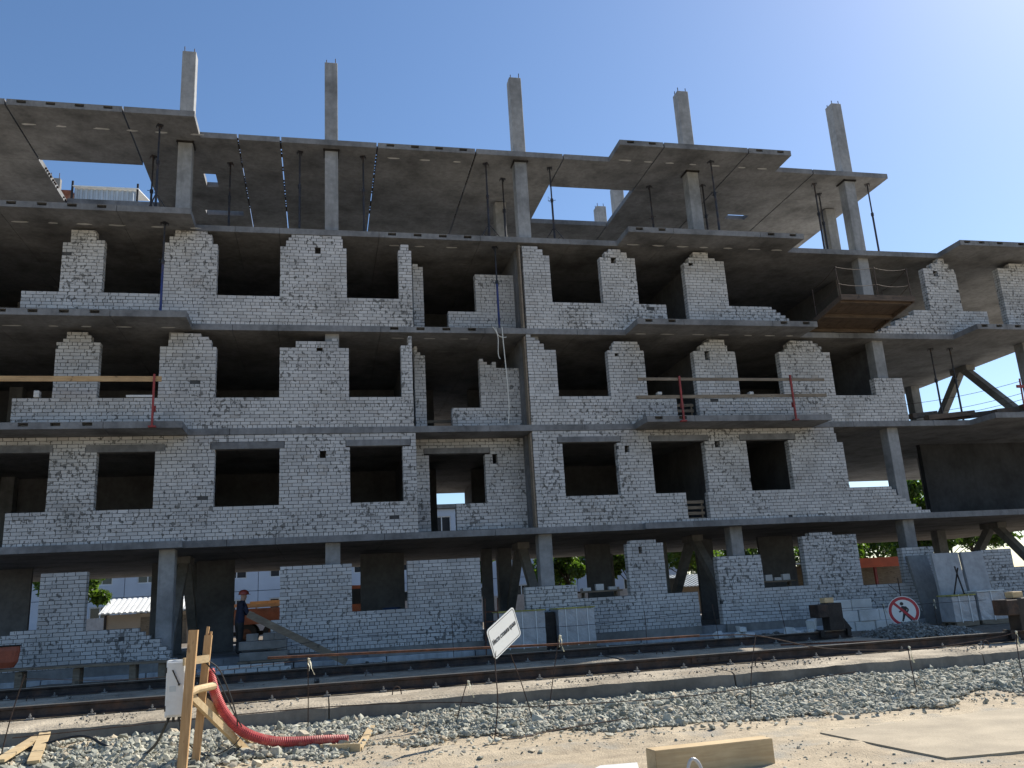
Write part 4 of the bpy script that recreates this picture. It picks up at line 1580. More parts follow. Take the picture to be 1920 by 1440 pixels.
# tilted plate: corners A left-top, B right-top, C right-bottom, D left-bottom
A_, B_, C_, D_ = (Vector(p) for p in ((2.05, -12.65, 1.36), (2.51, -12.25, 1.60), (2.64, -12.11, 1.28), (2.19, -12.51, 0.95)))
cen = (A_ + B_ + C_ + D_) / 4
ex = ((B_ - A_) + (C_ - D_)).normalized()
ey = ((A_ - D_) + (B_ - C_))
ey = (ey - ex * ey.dot(ex)).normalized()
ez = ex.cross(ey)
if ez.y > 0:
    ez = -ez
W_, H_ = ((B_ - A_).length + (C_ - D_).length) / 2, ((A_ - D_).length + (B_ - C_).length) / 2
t = thing('notice_sign', (2.15, -12.58, 0.0), 'tilted white notice plate with black Cyrillic lettering on a thin pole', 'sign')
rotm = Matrix((ex, ey, ez)).transposed().to_4x4()
lm = Matrix.Translation(cen - Vector(t.location)) @ rotm
mb = MB()
mb.prism(rounded(W_, H_, 0.05), 'z', -0.006, 0.0)
o = link('plate', mb.mesh('plate', 'sign_white'), t)
o.matrix_local = lm
mb = MB()
outer, inner = rounded(W_ - 0.035, H_ - 0.035, 0.042), rounded(W_ - 0.05, H_ - 0.05, 0.036)
n = len(outer)
mb.quadmesh([(x, y, 0.0012) for x, y in outer] + [(x, y, 0.0012) for x, y in inner], [(i, (i + 1) % n, n + (i + 1) % n, n + i) for i in range(n)])
b = link('border', mb.mesh('border', 'sign_black', fix=False), o)
tm = text_mesh('Место стоянки крана', 0.1, 'lettering', 'sign_black')
xs = [v.co.x for v in tm.vertices]
sx = (W_ * 0.84) / (max(xs) - min(xs))
lt = link('lettering', tm, o)
lt.location = (0.0, 0.0, 0.0016)
lt.scale = (sx, max(sx * 1.55, 0.75), 1)
mb = MB()
mb.tube(curve_pts([(2.08, -12.62, -0.1), (2.17, -12.60, 0.45), (2.18, -12.52, 1.0), (2.3, -12.38, 1.45)], 12), 0.008, 6)
mb.build('pole', 'rebar', t)

# round prohibition sign
SC = Vector((14.86, -3.5, 0.90))
yaw = R(-30)
t = thing('round_sign', (14.86, -3.5, 0.3), 'round red ringed sign with a crossed out walking figure', 'sign')
SR = 0.385
rotm = Matrix.Rotation(yaw, 4, 'Z') @ Matrix.Rotation(R(90), 4, 'X')
lm = Matrix.Translation(SC - Vector(t.location)) @ rotm


def disc(r, n=40):
    return [(r * math.cos(2 * math.pi * k / n), r * math.sin(2 * math.pi * k / n)) for k in range(n)]


def flat(name, polys, mat, z, parent):
    mb = MB()
    for P in polys:
        mb.prism(P, 'z', z - 0.001, z)
    return link(name, mb.mesh(name, mat), parent)


mb = MB()
mb.prism(disc(SR), 'z', -0.008, 0.0)
pl = link('plate', mb.mesh('plate', 'sign_white'), t)
pl.matrix_local = lm
mb = MB()
o1, o2 = disc(SR * 0.955), disc(SR * 0.765)
mb.quadmesh([(x, y, 0.002) for x, y in o1] + [(x, y, 0.002) for x, y in o2], [(i, (i + 1) % 40, 40 + (i + 1) % 40, 40 + i) for i in range(40)])
link('red_ring', mb.mesh('red_ring', 'sign_red', fix=False), pl)


def limb(a, b, w0, w1):
    a, b = Vector((a[0], a[1])), Vector((b[0], b[1]))
    d = (b - a).normalized()
    n_ = Vector((-d.y, d.x))
    return [tuple(a + n_ * w0), tuple(a - n_ * w0), tuple(b - n_ * w1), tuple(b + n_ * w1)]


s = SR
fig = [[(x - 0.07 * s, y + 0.50 * s) for x, y in disc(0.115 * s, 16)],
       [(-0.10 * s, 0.36 * s), (0.10 * s, 0.33 * s), (0.20 * s, 0.22 * s), (0.16 * s, -0.20 * s), (-0.04 * s, -0.16 * s), (-0.16 * s, 0.10 * s)],
       limb((-0.08 * s, 0.28 * s), (-0.16 * s, 0.02 * s), 0.06 * s, 0.05 * s), limb((-0.16 * s, 0.04 * s), (-0.30 * s, -0.04 * s), 0.05 * s, 0.05 * s),
       limb((0.12 * s, 0.30 * s), (0.30 * s, 0.10 * s), 0.06 * s, 0.05 * s), limb((0.30 * s, 0.12 * s), (0.20 * s, -0.08 * s), 0.05 * s, 0.045 * s),
       limb((0.02 * s, -0.14 * s), (-0.06 * s, -0.38 * s), 0.09 * s, 0.07 * s), limb((-0.05 * s, -0.36 * s), (-0.16 * s, -0.66 * s), 0.07 * s, 0.05 * s),
       limb((0.10 * s, -0.16 * s), (0.26 * s, -0.40 * s), 0.09 * s, 0.07 * s), limb((0.25 * s, -0.38 * s), (0.42 * s, -0.62 * s), 0.07 * s, 0.05 * s)]
flat('walking_figure', fig, 'sign_black', 0.003, pl)
c45 = math.cos(R(45)) * SR * 0.80
flat('red_bar', [limb((-c45, c45), (c45, -c45), 0.085 * s, 0.085 * s)], 'sign_red', 0.006, pl)
mb = MB()
mb.tube([(14.87, -3.46, 0.2), (14.87, -3.46, 1.75)], 0.015, 6)
mb.tube([(14.87, -3.44, 1.35), (14.6, -3.4, 1.6)], 0.008, 5)
mb.build('pole', 'rebar', t)
stake((14.35, -3.45, 0.35), (14.30, -3.45, 1.12), 'stake with a pale ribbon just left of the round sign', True)
stake((15.72, -3.6, 0.35), (15.72, -3.6, 1.15), 'stake with a pale ribbon just right of the round sign', True)

# ------------------------------------------------------------------ wooden stand with cabinet
t = thing('wooden_stand', (-1.48, -12.9, 0.0), 'pair of raw pine posts braced by a board, holding the white cabinet', 'wooden frame')


def rough_post(mb, a, b, w, h):
    mb.bar(a, b, w, h, (0, 1, 0))


mb = MB()
mb.bar((-1.535, -13.0, -0.15), (-1.455, -12.98, 1.575), 0.10, 0.10, (0, 1, 0))
mb.build('post', 'pine_upright', t)
mb = MB()
mb.bar((-1.445, -12.62, -0.1), (-1.335, -12.60, 1.50), 0.085, 0.085, (0, 1, 0))
mb.bar((-1.352, -12.61, 1.49), (-1.34, -12.61, 1.60), 0.03, 0.05, (0, 1, 0))
mb.bar((-1.312, -12.59, 1.49), (-1.305, -12.59, 1.54), 0.022, 0.05, (0, 1, 0))
mb.build('post', 'pine_upright', t)
mb = MB()
mb.bar((-1.56, -12.93, 1.225), (-1.32, -12.66, 1.235), 0.03, 0.085)
mb.build('cross_board', 'pale_pine', t)
mb = MB()
mb.tube([(-1.50, -13.0, 0.87), (-1.42, -12.85, 0.905), (-1.25, -12.62, 0.92)], 0.045, 10)
mb.build('round_log', 'pale_pine', t)
mb = MB()
mb.bar((-1.49, -12.90, 0.86), (-0.87, -12.05, 0.045), 0.065, 0.075)
mb.build('brace_board', 'pale_pine', t)
mb = MB()
mb.bar((-1.36, -12.56, 0.75), (-0.78, -11.72, 0.07), 0.05, 0.075)
mb.build('brace_board', 'pale_pine', t)
mb = MB()
mb.bar((-0.90, -12.02, 0.045), (-0.72, -11.70, 0.06), 0.08, 0.05)
mb.build('foot_board', 'pale_pine', t)

t = thing('electric_cabinet', (-1.68, -12.75, 0.62), 'flat white electric cabinet hung on the wooden stand', 'cabinet')
mb = MB()
mb.cbox(-1.765, -1.555, -12.80, -12.62, 0.62, 1.245, 0.008)
mb.build('box', 'white_paint', t)
mb = MB()
mb.cbox(-1.757, -1.563, -12.822, -12.803, 0.64, 1.225, 0.006)
d = mb.build('door', 'white_paint', t)
mb = MB()
mb.tube([(-1.69, -12.84, 1.14), (-1.615, -12.84, 0.98)], 0.008, 6)
mb.box(-1.625, -1.605, -12.85, -12.823, 0.965, 0.985)
mb.build('handle', 'dark_steel', d)

mb = MB()
for z in (0.72, 1.14):
    mb.tube([(-1.76, -12.815, z - 0.03), (-1.76, -12.815, z + 0.03)], 0.009, 6)
mb.build('hinge', 'dark_steel', d)
mb = MB()
mb.box(-1.72, -1.65, -12.8245, -12.8225, 0.90, 0.96)
mb.build('label_plate', 'corrugated', d)
for x in (-1.74, -1.68, -1.62):
    mb = MB()
    mb.tube([(x, -12.71, 0.56), (x, -12.71, 0.625)], 0.016, 8)
    mb.build('cable_gland', 'cable_black', t)

# red corrugated hose
P = curve_pts([(-1.325, -12.52, 1.10), (-1.26, -12.48, 0.84), (-1.14, -12.42, 0.58), (-0.94, -12.32, 0.35), (-0.63, -12.18, 0.20), (-0.28, -12.10, 0.15), (0.02, -12.10, 0.14), (0.32, -12.14, 0.125)], 190)
mb = MB()
mb.tube(P, 0.06, 14, True, [0.063 if (i // 1) % 2 else 0.054 for i in range(len(P))])
single(mb, 'corrugated_hose', 'hose_red', 'red corrugated hose curving down from the wooden stand to the sand', 'hose', (-0.28, -12.06, 0.05))


def cable(pts, label, r=0.011):
    mb = MB()
    mb.tube(curve_pts(pts, 40), r, 6)
    return single(mb, 'cable', 'cable_black', label, 'cable', tuple(pts[0]), 'black cables around the wooden stand')


cable([(-4.2, -11.5, 0.16), (-3.6, -11.4, 0.26), (-3.0, -11.35, 0.35), (-2.65, -11.6, 0.25), (-2.25, -11.9, 0.12), (-1.95, -12.3, 0.26), (-1.72, -12.72, 0.62)], 'thick black cable looping over the gravel to the white cabinet', 0.017)
cable([(-1.36, -12.66, 1.24), (-1.2, -12.62, 1.10), (-1.08, -12.56, 0.82), (-1.0, -12.5, 0.55), (-0.99, -12.46, 0.43)], 'upper black cable arching beside the red hose', 0.009)
cable([(-1.37, -12.66, 1.22), (-1.24, -12.64, 1.05), (-1.12, -12.60, 0.8), (-1.03, -12.55, 0.60), (-0.94, -12.46, 0.42)], 'lower black cable arching beside the red hose', 0.009)
cable([(-1.6, -12.72, 0.62), (-1.52, -12.6, 0.3), (-1.3, -12.5, 0.13), (-1.05, -12.4, 0.2), (-0.95, -12.32, 0.3)], 'black cable drooping between the posts near the ground', 0.007)
cable([(-1.62, -12.72, 0.62), (-1.56, -12.65, 0.2), (-1.4, -12.7, 0.05), (-1.15, -12.6, 0.06), (-0.95, -12.3, 0.18)], 'black cable touching the sand between the posts', 0.007)

# boards at the hose mouth
mb = MB()
mb.bar((-0.02, -12.20, 0.055), (0.46, -12.47, 0.06), 0.022, 0.10)
single(mb, 'board', 'pale_pine', 'pale board standing on edge below the hose mouth', 'board', (0.2, -12.33, 0.0))
mb = MB()
mb.bar((0.44, -12.45, 0.05), (0.66, -11.35, 0.16), 0.085, 0.03)
single(mb, 'board', 'pale_pine', 'pale board lying on the stones right of the hose mouth', 'board', (0.55, -11.9, 0.05))
mb = MB()
mb.bar((-3.75, -11.85, 0.20), (-3.55, -11.05, 0.36), 0.14, 0.035)
single(mb, 'board', 'pale_pine', 'left pale board of the two at the lower left corner', 'board', (-3.7, -11.4, 0.2))
mb = MB()
mb.bar((-3.36, -11.9, 0.16), (-3.50, -11.0, 0.38), 0.13, 0.035)
single(mb, 'board', 'pale_pine', 'right pale board of the two at the lower left corner', 'board', (-3.4, -11.4, 0.2))

# large squared timber at the lower edge
a, b_ = Vector((3.06, -15.66, 0.12)), Vector((4.30, -15.62, 0.12))
mb = MB()
bm = bmesh.new()
bmesh.ops.create_cube(bm, size=1.0)
dirv = (b_ - a)
for v in bm.verts:
    tt = v.co.x + 0.5
    p = a + dirv * tt
    v.co = Vector((p.x - (0.02 if v.co.y > 0 and v.co.x < 0 else 0), p.y + v.co.y * 0.20 + 0.10, 0.12 + v.co.z * 0.245))
bmesh.ops.bevel(bm, geom=bm.edges[:], offset=0.006, segments=2, affect='EDGES')
mb.from_bm(bm)
single(mb, 'timber_block', 'pale_pine', 'thick squared timber lying in the sand at the bottom edge', 'timber', (3.65, -15.5, 0.0))
mb = MB()
mb.tube(curve_pts([(3.24, -15.95, -0.02), (3.25, -15.96, 0.12), (3.29, -15.97, 0.195), (3.35, -15.97, 0.16), (3.39, -15.97, 0.05), (3.40, -15.97, -0.02)], 24), 0.016, 8)
single(mb, 'pipe_loop', 'pvc_grey', 'small grey pipe loop sticking up before the squared timber', 'pipe', (3.3, -15.96, 0.0))
mb = MB()
mb.prism([(2.3, -15.5), (2.95, -15.5), (3.10, -15.02), (2.72, -14.98)], 'z', 0.03, 0.042)
single(mb, 'white_sheet', 'white_paint', 'white sheet lying flat left of the squared timber', 'sheet', (2.9, -14.9, 0.03))
mb = MB()
mb.prism([(5.61, -14.28), (5.74, -16.22), (6.7, -16.3), (9.9, -15.6), (9.9, -14.2), (8.3, -13.95)], 'z', -0.01, 0.024)
single(mb, 'ground_plate', 'sheet_metal', 'flat sand coloured plate lying on the ground at lower right', 'plate', (7.5, -15.0, 0.02))

# ------------------------------------------------------------------ material stacks along the wall
def wrapped_pallet(x0, x1, y0, y1, z0, h, label, top_mat='pallet_top', straps=3, body='wrap'):
    t = thing('wrapped_pallet', ((x0 + x1) / 2, (y0 + y1) / 2, z0), label, 'pallet', 'wrapped pallets along the wall')
    mb = MB()
    for k in range(3):
        yy = y0 + (y1 - y0 - 0.1) * k / 2
        mb.box(x0 + 0.02, x1 - 0.02, yy, yy + 0.1, z0, z0 + 0.1)
    mb.box(x0, x1, y0, y1, z0 + 0.1, z0 + 0.125)
    mb.build('pallet_base', 'grey_wood', t)
    mb = MB()
    bm = bmesh.new()
    bmesh.ops.create_cube(bm, size=1.0)
    bmesh.ops.subdivide_edges(bm, edges=bm.edges[:], cuts=5, use_grid_fill=True)
    for v in bm.verts:
        n_ = Vector(v.co)
        v.co = Vector(((x0 + x1) / 2 + n_.x * (x1 - x0 - 0.03), (y0 + y1) / 2 + n_.y * (y1 - y0 - 0.03), z0 + 0.126 + (n_.z + 0.5) * h))
        v.co += Vector((random.uniform(-1, 1), random.uniform(-1, 1), random.uniform(-1, 1))) * 0.008
    mb.from_bm(bm)
    mb.build('wrapped_load', body, t)
    mb = MB()
    mb.box(x0 - 0.01, x1 + 0.01, y0 - 0.01, y1 + 0.01, z0 + 0.136 + h, z0 + 0.17 + h)
    mb.build('top_sheet', top_mat, t)
    for k in range(straps):
        xs_ = x0 + (x1 - x0) * (k + 0.7) / (straps + 0.4)
        mb = MB()
        mb.box(xs_ - 0.012, xs_ + 0.012, y0 - 0.008, y0 - 0.001, z0 + 0.1, z0 + 0.18 + h)
        mb.build('strap', 'strap', t)
    return t


wrapped_pallet(4.55, 5.82, -1.05, -0.2, 0.40, 0.92, 'wrapped pallet of white bricks directly behind the tilted sign')
wrapped_pallet(6.18, 7.22, -1.0, -0.2, 0.40, 0.92, 'wrapped pallet of white bricks right of the tilted sign')
wrapped_pallet(17.18, 17.95, -2.5, -1.9, 0.36, 0.68, 'strapped grey pallet nearest to the right of the round sign', 'pallet_top', 2)
wrapped_pallet(18.02, 18.92, -2.5, -1.9, 0.36, 0.75, 'wide wrapped pallet with a torn white cover, right of the grey one', 'roof_white', 1)
mb = MB()
mb.cbox(5.83, 6.16, -0.75, -0.3, 0.40, 1.40, 0.01)
single(mb, 'dark_box', 'dark_steel', 'dark upright box between the two wrapped brick pallets', 'box', (6.0, -0.5, 0.4))

# formwork with two upright rods left of the first pallet
t = thing('rebar_cage', (4.35, -1.0, 0.4), 'small rusty cage with two upright rods behind the tilted sign', 'rebar cage')
for x in (4.18, 4.52):
    mb = MB()
    mb.tube([(x, -1.0, 0.4), (x + 0.03, -1.0, 1.85)], 0.016, 6)
    mb.build('rod', 'rust', t)
for z in (1.25, 1.5):
    mb = MB()
    mb.bar((4.18, -1.0, z), (4.54, -1.0, z), 0.03, 0.03)
    mb.build('tie_bar', 'rust', t)

# aerated concrete blocks stacked behind the round sign
bl = MB()
bl.cbox(-0.31, 0.31, -0.14, 0.14, 0.0, 0.295, 0.012)
bme = bl.mesh('aerated_block', 'white_block')
bpos = []
for r_ in range(3):
    for k in range(3 if r_ < 2 else 2):
        bpos.append((['bottom', 'middle', 'top'][r_] + ' row ' + ['left', 'centre', 'right'][k], 13.95 + 0.64 * k + 0.16 * (r_ % 2), -2.0 + random.uniform(-.03, .03), 0.36 + r_ * 0.30, random.uniform(-.06, .06)))
for nm, x, y, z, rz in bpos:
    o = link('aerated_block', bme)
    o.location = (x, y, z)
    o.rotation_euler = (0, 0, rz)
    tag(o, 'white aerated block, %s, in the stack left of the round sign' % nm, 'block', 'aerated blocks stacked left of the round sign')
for x, y, lab, grp in ((12.75, -1.9, 'broken piece of white block by the wall right of the buffer post', 'broken blocks right of the buffer post'), (11.0, -1.4, 'broken piece of white block against the wall left of the buffer post', 'broken blocks left of the buffer post')):
    for q in range(5):
        mb = MB()
        bm = bmesh.new()
        bmesh.ops.create_cube(bm, size=1.0)
        rm = Matrix.Rotation(random.uniform(0, 3), 3, 'Z') @ Matrix.Rotation(random.uniform(-.6, .6), 3, 'X')
        sx_, sy_, sz_ = random.uniform(.2, .38), random.uniform(.16, .24), random.uniform(.12, .24)
        qx, qy = x + random.uniform(-.45, .45), y + random.uniform(-.15, .15)
        for v in bm.verts:
            j = Vector((random.uniform(.7, 1.1), random.uniform(.7, 1.1), random.uniform(.7, 1.1)))
            v.co = rm @ Vector((v.co.x * sx_ * j.x, v.co.y * sy_ * j.y, v.co.z * sz_ * j.z)) + Vector((qx, qy, G(qx, qy) + sz_ * 0.42 + (0.16 if q > 3 else 0)))
        bmesh.ops.bevel(bm, geom=bm.edges[:], offset=0.015, segments=1, affect='EDGES')
        mb.from_bm(bm)
        single(mb, 'block_fragment', 'white_block', lab.replace('broken piece', 'broken %s piece' % ('upper' if q > 3 else 'lower')), 'block', (qx, qy, G(qx, qy)), grp)

# concrete panels leaning on the wall
for x0, x1, mat, lab, yb, yt in ((17.60, 18.50, 'panel_concrete', 'left pale concrete slab leaning on the wall behind the pallets', -1.58, -1.40),
                         (18.60, 19.35, 'panel_concrete', 'right pale concrete slab leaning on the wall behind the pallets', -1.58, -1.40),
                         (17.55, 18.25, 'old_concrete', 'dark concrete slab standing left of the two pale ones', -0.85, -0.35)):
    mb = MB()
    mb.bar(((x0 + x1) / 2, yb, 0.37), ((x0 + x1) / 2, yt, 2.40), x1 - x0, 0.11, (0, -1, 0))
    single(mb, 'leaning_slab', mat, lab, 'concrete slab', ((x0 + x1) / 2, yb, 0.37))
for a_, b2, lab in (((17.9, -1.95, 2.0), (18.1, -2.05, 0.6), 'dark rod leaning left to right before the pale leaning slabs'), ((17.55, -1.95, 0.75), (18.0, -1.95, 1.95), 'dark rod crossing the other one before the leaning slabs')):
    mb = MB()
    mb.bar(a_, b2, 0.03, 0.03)
    single(mb, 'steel_rod', 'dark_steel', lab, 'rod', b2)

# stack of concrete lintels and bricks in the left doorway
ln = MB()
ln.cbox(-0.575, 0.575, -0.15, 0.15, 0.0, 0.205, 0.012)
lme = ln.mesh('concrete_lintel', 'old_concrete')
for k, (x, y, z, lab) in enumerate([(-1.43, -0.62, 0.66, 'bottom front block of the stack in the left doorway'), (-1.43, -0.30, 0.66, 'bottom rear block of the stack in the left doorway'),
                                    (-1.45, -0.62, 0.92, 'middle front block of the stack in the left doorway'), (-1.45, -0.30, 0.92, 'middle rear block of the stack in the left doorway')]):
    o = link('concrete_lintel', lme)
    o.location = (x, y, z)
    tag(o, lab, 'concrete block', 'concrete blocks stacked in the left doorway')
for k, x in enumerate((-1.70, -1.30, -1.02)):
    mb = MB()
    mb.cbox(x - 0.15, x + 0.13, -0.75, -0.45, 1.13, 1.31, 0.01)
    single(mb, 'concrete_block', 'old_concrete', ['left', 'middle', 'right'][k] + ' small block on top of the stack in the left doorway', 'concrete block', (x, -0.6, 1.13), 'small blocks on the doorway stack')
for row, nn in ((0, 8), (1, 7)):
    for k in range(nn):
        x = -2.9 + k * 0.27 + row * 0.11
        z = 0.40 + row * 0.098
        mb = MB()
        mb.cbox(x, x + 0.25, -0.85 + random.uniform(-.01, .01), -0.72, z, z + 0.09, 0.006)
        single(mb, 'loose_brick', 'white_block', '%s loose brick from the left, %s row under the doorway stack' % (['first', 'second', 'third', 'fourth', 'fifth', 'sixth', 'seventh', 'last'][k], ('lower', 'upper')[row]), 'brick', (x, -0.8, z), 'loose bricks below the doorway stack')
mb = MB()
mb.cbox(-2.05, -0.82, -0.80, -0.16, 0.605, 0.655, 0.005)
single(mb, 'pallet_board', 'grey_wood', 'flat timber board carrying the doorway stack', 'board', (-1.4, -0.5, 0.6))
mb = MB()
mb.bar((-1.80, -1.02, 1.80), (0.60, -1.25, 0.50), 0.04, 0.17)
single(mb, 'leaning_plank', 'grey_wood', 'long pale plank leaning from the doorway stack to the ground', 'plank', (-0.6, -1.1, 0.4))

# timber staging with orange tub at the left
t = thing('timber_staging', (-5.3, -2.5, 0.3), 'low timber staging of boards on blocks along the left wall', 'staging')
for y in (-2.62, -2.34):
    mb = MB()
    mb.bar((-8.2, y, 0.91), (-3.25, y, 0.86), 0.26, 0.05)
    mb.build('board', 'grey_wood', t)
for x in (-7.6, -6.4, -5.25, -4.1, -3.5):
    mb = MB()
    mb.cbox(x - 0.07, x + 0.07, -2.66, -2.3, 0.25, 0.845, 0.008)
    mb.build('support_block', 'grey_wood', t)
t = thing('mortar_tub', (-6.95, -2.5, 0.93), 'rounded orange mortar tub at the left frame edge', 'tub')
mb = MB()
nseg = 28
prof = [(0.02, 0.0), (0.40, 0.0), (0.47, 0.12), (0.50, 0.36), (0.49, 0.46), (0.46, 0.46), (0.44, 0.10), (0.02, 0.06)]
V, F_ = [], []
for k in range(nseg):
    a = k * 2 * math.pi / nseg
    for r_, z in prof:
        V.append((-6.95 + r_ * math.cos(a), -2.5 + r_ * math.sin(a) * 0.55, 0.94 + z))
m_ = len(prof)
for k in range(nseg):
    for j in range(m_ - 1):
        F_.append((k * m_ + j, ((k + 1) % nseg) * m_ + j, ((k + 1) % nseg) * m_ + j + 1, k * m_ + j + 1))
mb.quadmesh(V, F_)
mb.build('tub_body', 'tub_orange', t, smooth=False)
mb = MB()
rim = [(-6.95 + 0.495 * math.cos(k * 2 * math.pi / 32), -2.5 + 0.275 * math.sin(k * 2 * math.pi / 32), 1.40) for k in range(33)]
mb.tube(rim, 0.018, 6, False)
mb.build('rim', 'tyre', t)

# blue barrel standing inside the second window
t = thing('blue_barrel', (1.9, 0.9, 0.74), 'blue plastic barrel standing inside the ground floor window', 'barrel')
mb = MB()
prof = [(0.26, 0.0), (0.29, 0.06), (0.29, 0.30), (0.305, 0.33), (0.29, 0.36), (0.29, 0.62), (0.305, 0.65), (0.29, 0.68), (0.28, 0.95), (0.24, 1.0)]
V, F_ = [], []
for k in range(24):
    a = k * 2 * math.pi / 24
    V += [(1.9 + r_ * math.cos(a), 0.9 + r_ * math.sin(a), 0.745 + z) for r_, z in prof]
m_ = len(prof)
for k in range(24):
    F_ += [(k * m_ + j, ((k + 1) % 24) * m_ + j, ((k + 1) % 24) * m_ + j + 1, k * m_ + j + 1) for j in range(m_ - 1)]
F_.append(tuple(k * m_ + m_ - 1 for k in range(24)))
mb.quadmesh(V, F_)
mb.build('barrel_body', 'barrel_blue', t, smooth=True)
mb = MB()
mb.tube([(1.9 + 0.25 * math.cos(k * 2 * math.pi / 24), 0.9 + 0.25 * math.sin(k * 2 * math.pi / 24), 1.75) for k in range(25)], 0.015, 6, False)
mb.build('rim', 'barrel_blue', t)

# trestle tables with bricks inside two ground floor openings
for x0, x1, y, lab, n in ((7.3, 8.6, 0.7, 'plank trestle with loose bricks in the window left of the slim pier', 3), (12.9, 14.3, 0.8, 'plank trestle with white bricks in the dark window left of the round sign', 4)):
    t = thing('plank_trestle', ((x0 + x1) / 2, y, 0.74), lab, 'trestle', 'plank trestles inside the ground floor')
    mb = MB()
    mb.box(x0, x1, y - 0.2, y + 0.2, 1.86, 1.905)
    mb.build('plank', 'grey_wood', t)
    for x in (x0 + 0.15, x1 - 0.15):
        for s_ in (-1, 1):
            mb = MB()
            mb.bar((x, y + s_ * 0.25, 0.75), (x, y + s_ * 0.05, 1.86), 0.05, 0.05)
            mb.build('leg', 'grey_wood', t)
    for k in range(n):
        xx = x0 + 0.25 + k * (x1 - x0 - 0.5) / max(1, n - 1)
        mb = MB()
        mb.cbox(xx - 0.12, xx + 0.12, y - 0.08, y + 0.06, 1.91, 2.0 + 0.09 * (k % 2), 0.006)
        single(mb, 'loose_brick', 'white_block', '%s loose brick on the plank trestle in the window %s' % (['first', 'second', 'third', 'fourth'][k], 'left of the slim pier' if x0 < 10 else 'left of the round sign'), 'brick', (xx, y, 1.91), 'bricks on the plank trestles')

# ------------------------------------------------------------------ the worker in the left doorway
def skin_figure(name, joints, edges, mats_by_face, parent):
    me = bpy.data.meshes.new(name)
    names = list(joints)
    idx = {n_: i for i, n_ in enumerate(names)}
    me.from_pydata([joints[n_][0] for n_ in names], [(idx[a], idx[b]) for a, b in edges], [])
    o = bpy.data.objects.new(name, me)
    COL.objects.link(o)
    o.modifiers.new('skin', 'SKIN')
    o.modifiers['skin'].use_smooth_shade = True
    sv = me.skin_vertices[0].data
    for i, n_ in enumerate(names):
        r_ = joints[n_][1]
        sv[i].radius = r_ if isinstance(r_, tuple) else (r_, r_)
    sv[idx['pelvis']].use_root = True
    ss = o.modifiers.new('sub', 'SUBSURF')
    ss.levels = 2
    ss.render_levels = 2
    dg = bpy.context.evaluated_depsgraph_get()
    m2 = bpy.data.meshes.new_from_object(o.evaluated_get(dg))
    m2.name = name
    bpy.data.objects.remove(o)
    m2.materials.clear()
    mats = []
    for f in m2.polygons:
        mname = mats_by_face(f.center)
        if mname not in mats:
            mats.append(mname)
            m2.materials.append(MATS[mname])
        f.material_index = mats.index(mname)
        f.use_smooth = True
    return link(name, m2, parent)


t = thing('person', (-2.18, 1.0, 0.742), 'person in dark blue work clothes and red hard hat in the left doorway', 'person')
J = {
    'pelvis': ((0, 0, 0.90), (0.155, 0.115)), 'waist': ((0.01, 0, 1.05), (0.15, 0.11)), 'chest': ((0.04, 0.0, 1.25), (0.175, 0.125)),
    'neck0': ((0.07, 0, 1.42), (0.085, 0.08)), 'neck': ((0.09, 0, 1.48), 0.055), 'head0': ((0.11, 0, 1.55), (0.072, 0.082)), 'head': ((0.115, 0, 1.62), (0.078, 0.092)), 'crown': ((0.115, 0, 1.69), (0.058, 0.068)),
    'nose': ((0.205, 0, 1.575), 0.016),
    'sl': ((0.05, 0.19, 1.37), 0.075), 'el': ((0.16, 0.27, 1.12), 0.052), 'wl': ((0.40, 0.22, 1.10), 0.034), 'hl': ((0.47, 0.205, 1.10), (0.040, 0.022)),
    'sr': ((0.05, -0.19, 1.37), 0.075), 'er': ((0.12, -0.28, 1.11), 0.052), 'wr': ((0.35, -0.24, 1.02), 0.034), 'hr': ((0.42, -0.225, 1.01), (0.040, 0.022)),
    'pl': ((0, 0.10, 0.84), 0.10), 'kl': ((0.05, 0.13, 0.48), 0.068), 'al': ((0.0, 0.13, 0.10), 0.046), 'tl': ((0.16, 0.15, 0.035), (0.045, 0.035)),
    'pr': ((0, -0.10, 0.84), 0.10), 'kr': ((0.0, -0.12, 0.48), 0.068), 'ar': ((-0.07, -0.13, 0.10), 0.046), 'tr': ((0.09, -0.15, 0.035), (0.045, 0.035)),
}
E_ = [('pelvis', 'waist'), ('waist', 'chest'), ('chest', 'neck0'), ('neck0', 'neck'), ('neck', 'head0'), ('head0', 'head'), ('head', 'crown'), ('head0', 'nose'),
      ('chest', 'sl'), ('sl', 'el'), ('el', 'wl'), ('wl', 'hl'), ('chest', 'sr'), ('sr', 'er'), ('er', 'wr'), ('wr', 'hr'),
      ('pelvis', 'pl'), ('pl', 'kl'), ('kl', 'al'), ('al', 'tl'), ('pelvis', 'pr'), ('pr', 'kr'), ('kr', 'ar'), ('ar', 'tr')]
for side, hx, hy, hz in (('l', 0.47, 0.205, 1.10), ('r', 0.42, -0.225, 1.01)):
    sg = 1 if side == 'l' else -1
    for q in range(4):
        ln_ = (0.055, 0.065, 0.06, 0.045)[q]
        off = (q - 1.5) * 0.021
        J['f%s%da' % (side, q)] = ((hx + 0.05, hy + off * 0.4, hz + off), 0.0095)
        J['f%s%db' % (side, q)] = ((hx + 0.05 + ln_ * 0.7, hy - sg * 0.018 + off * 0.4, hz + off - 0.01), 0.008)
        E_ += [('h' + side, 'f%s%da' % (side, q)), ('f%s%da' % (side, q), 'f%s%db' % (side, q))]
    J['t%sa' % side] = ((hx + 0.0, hy - sg * 0.035, hz + 0.035), 0.011)
    J['t%sb' % side] = ((hx + 0.035, hy - sg * 0.05, hz + 0.045), 0.009)
    E_ += [('w' + side, 't%sa' % side), ('t%sa' % side, 't%sb' % side)]


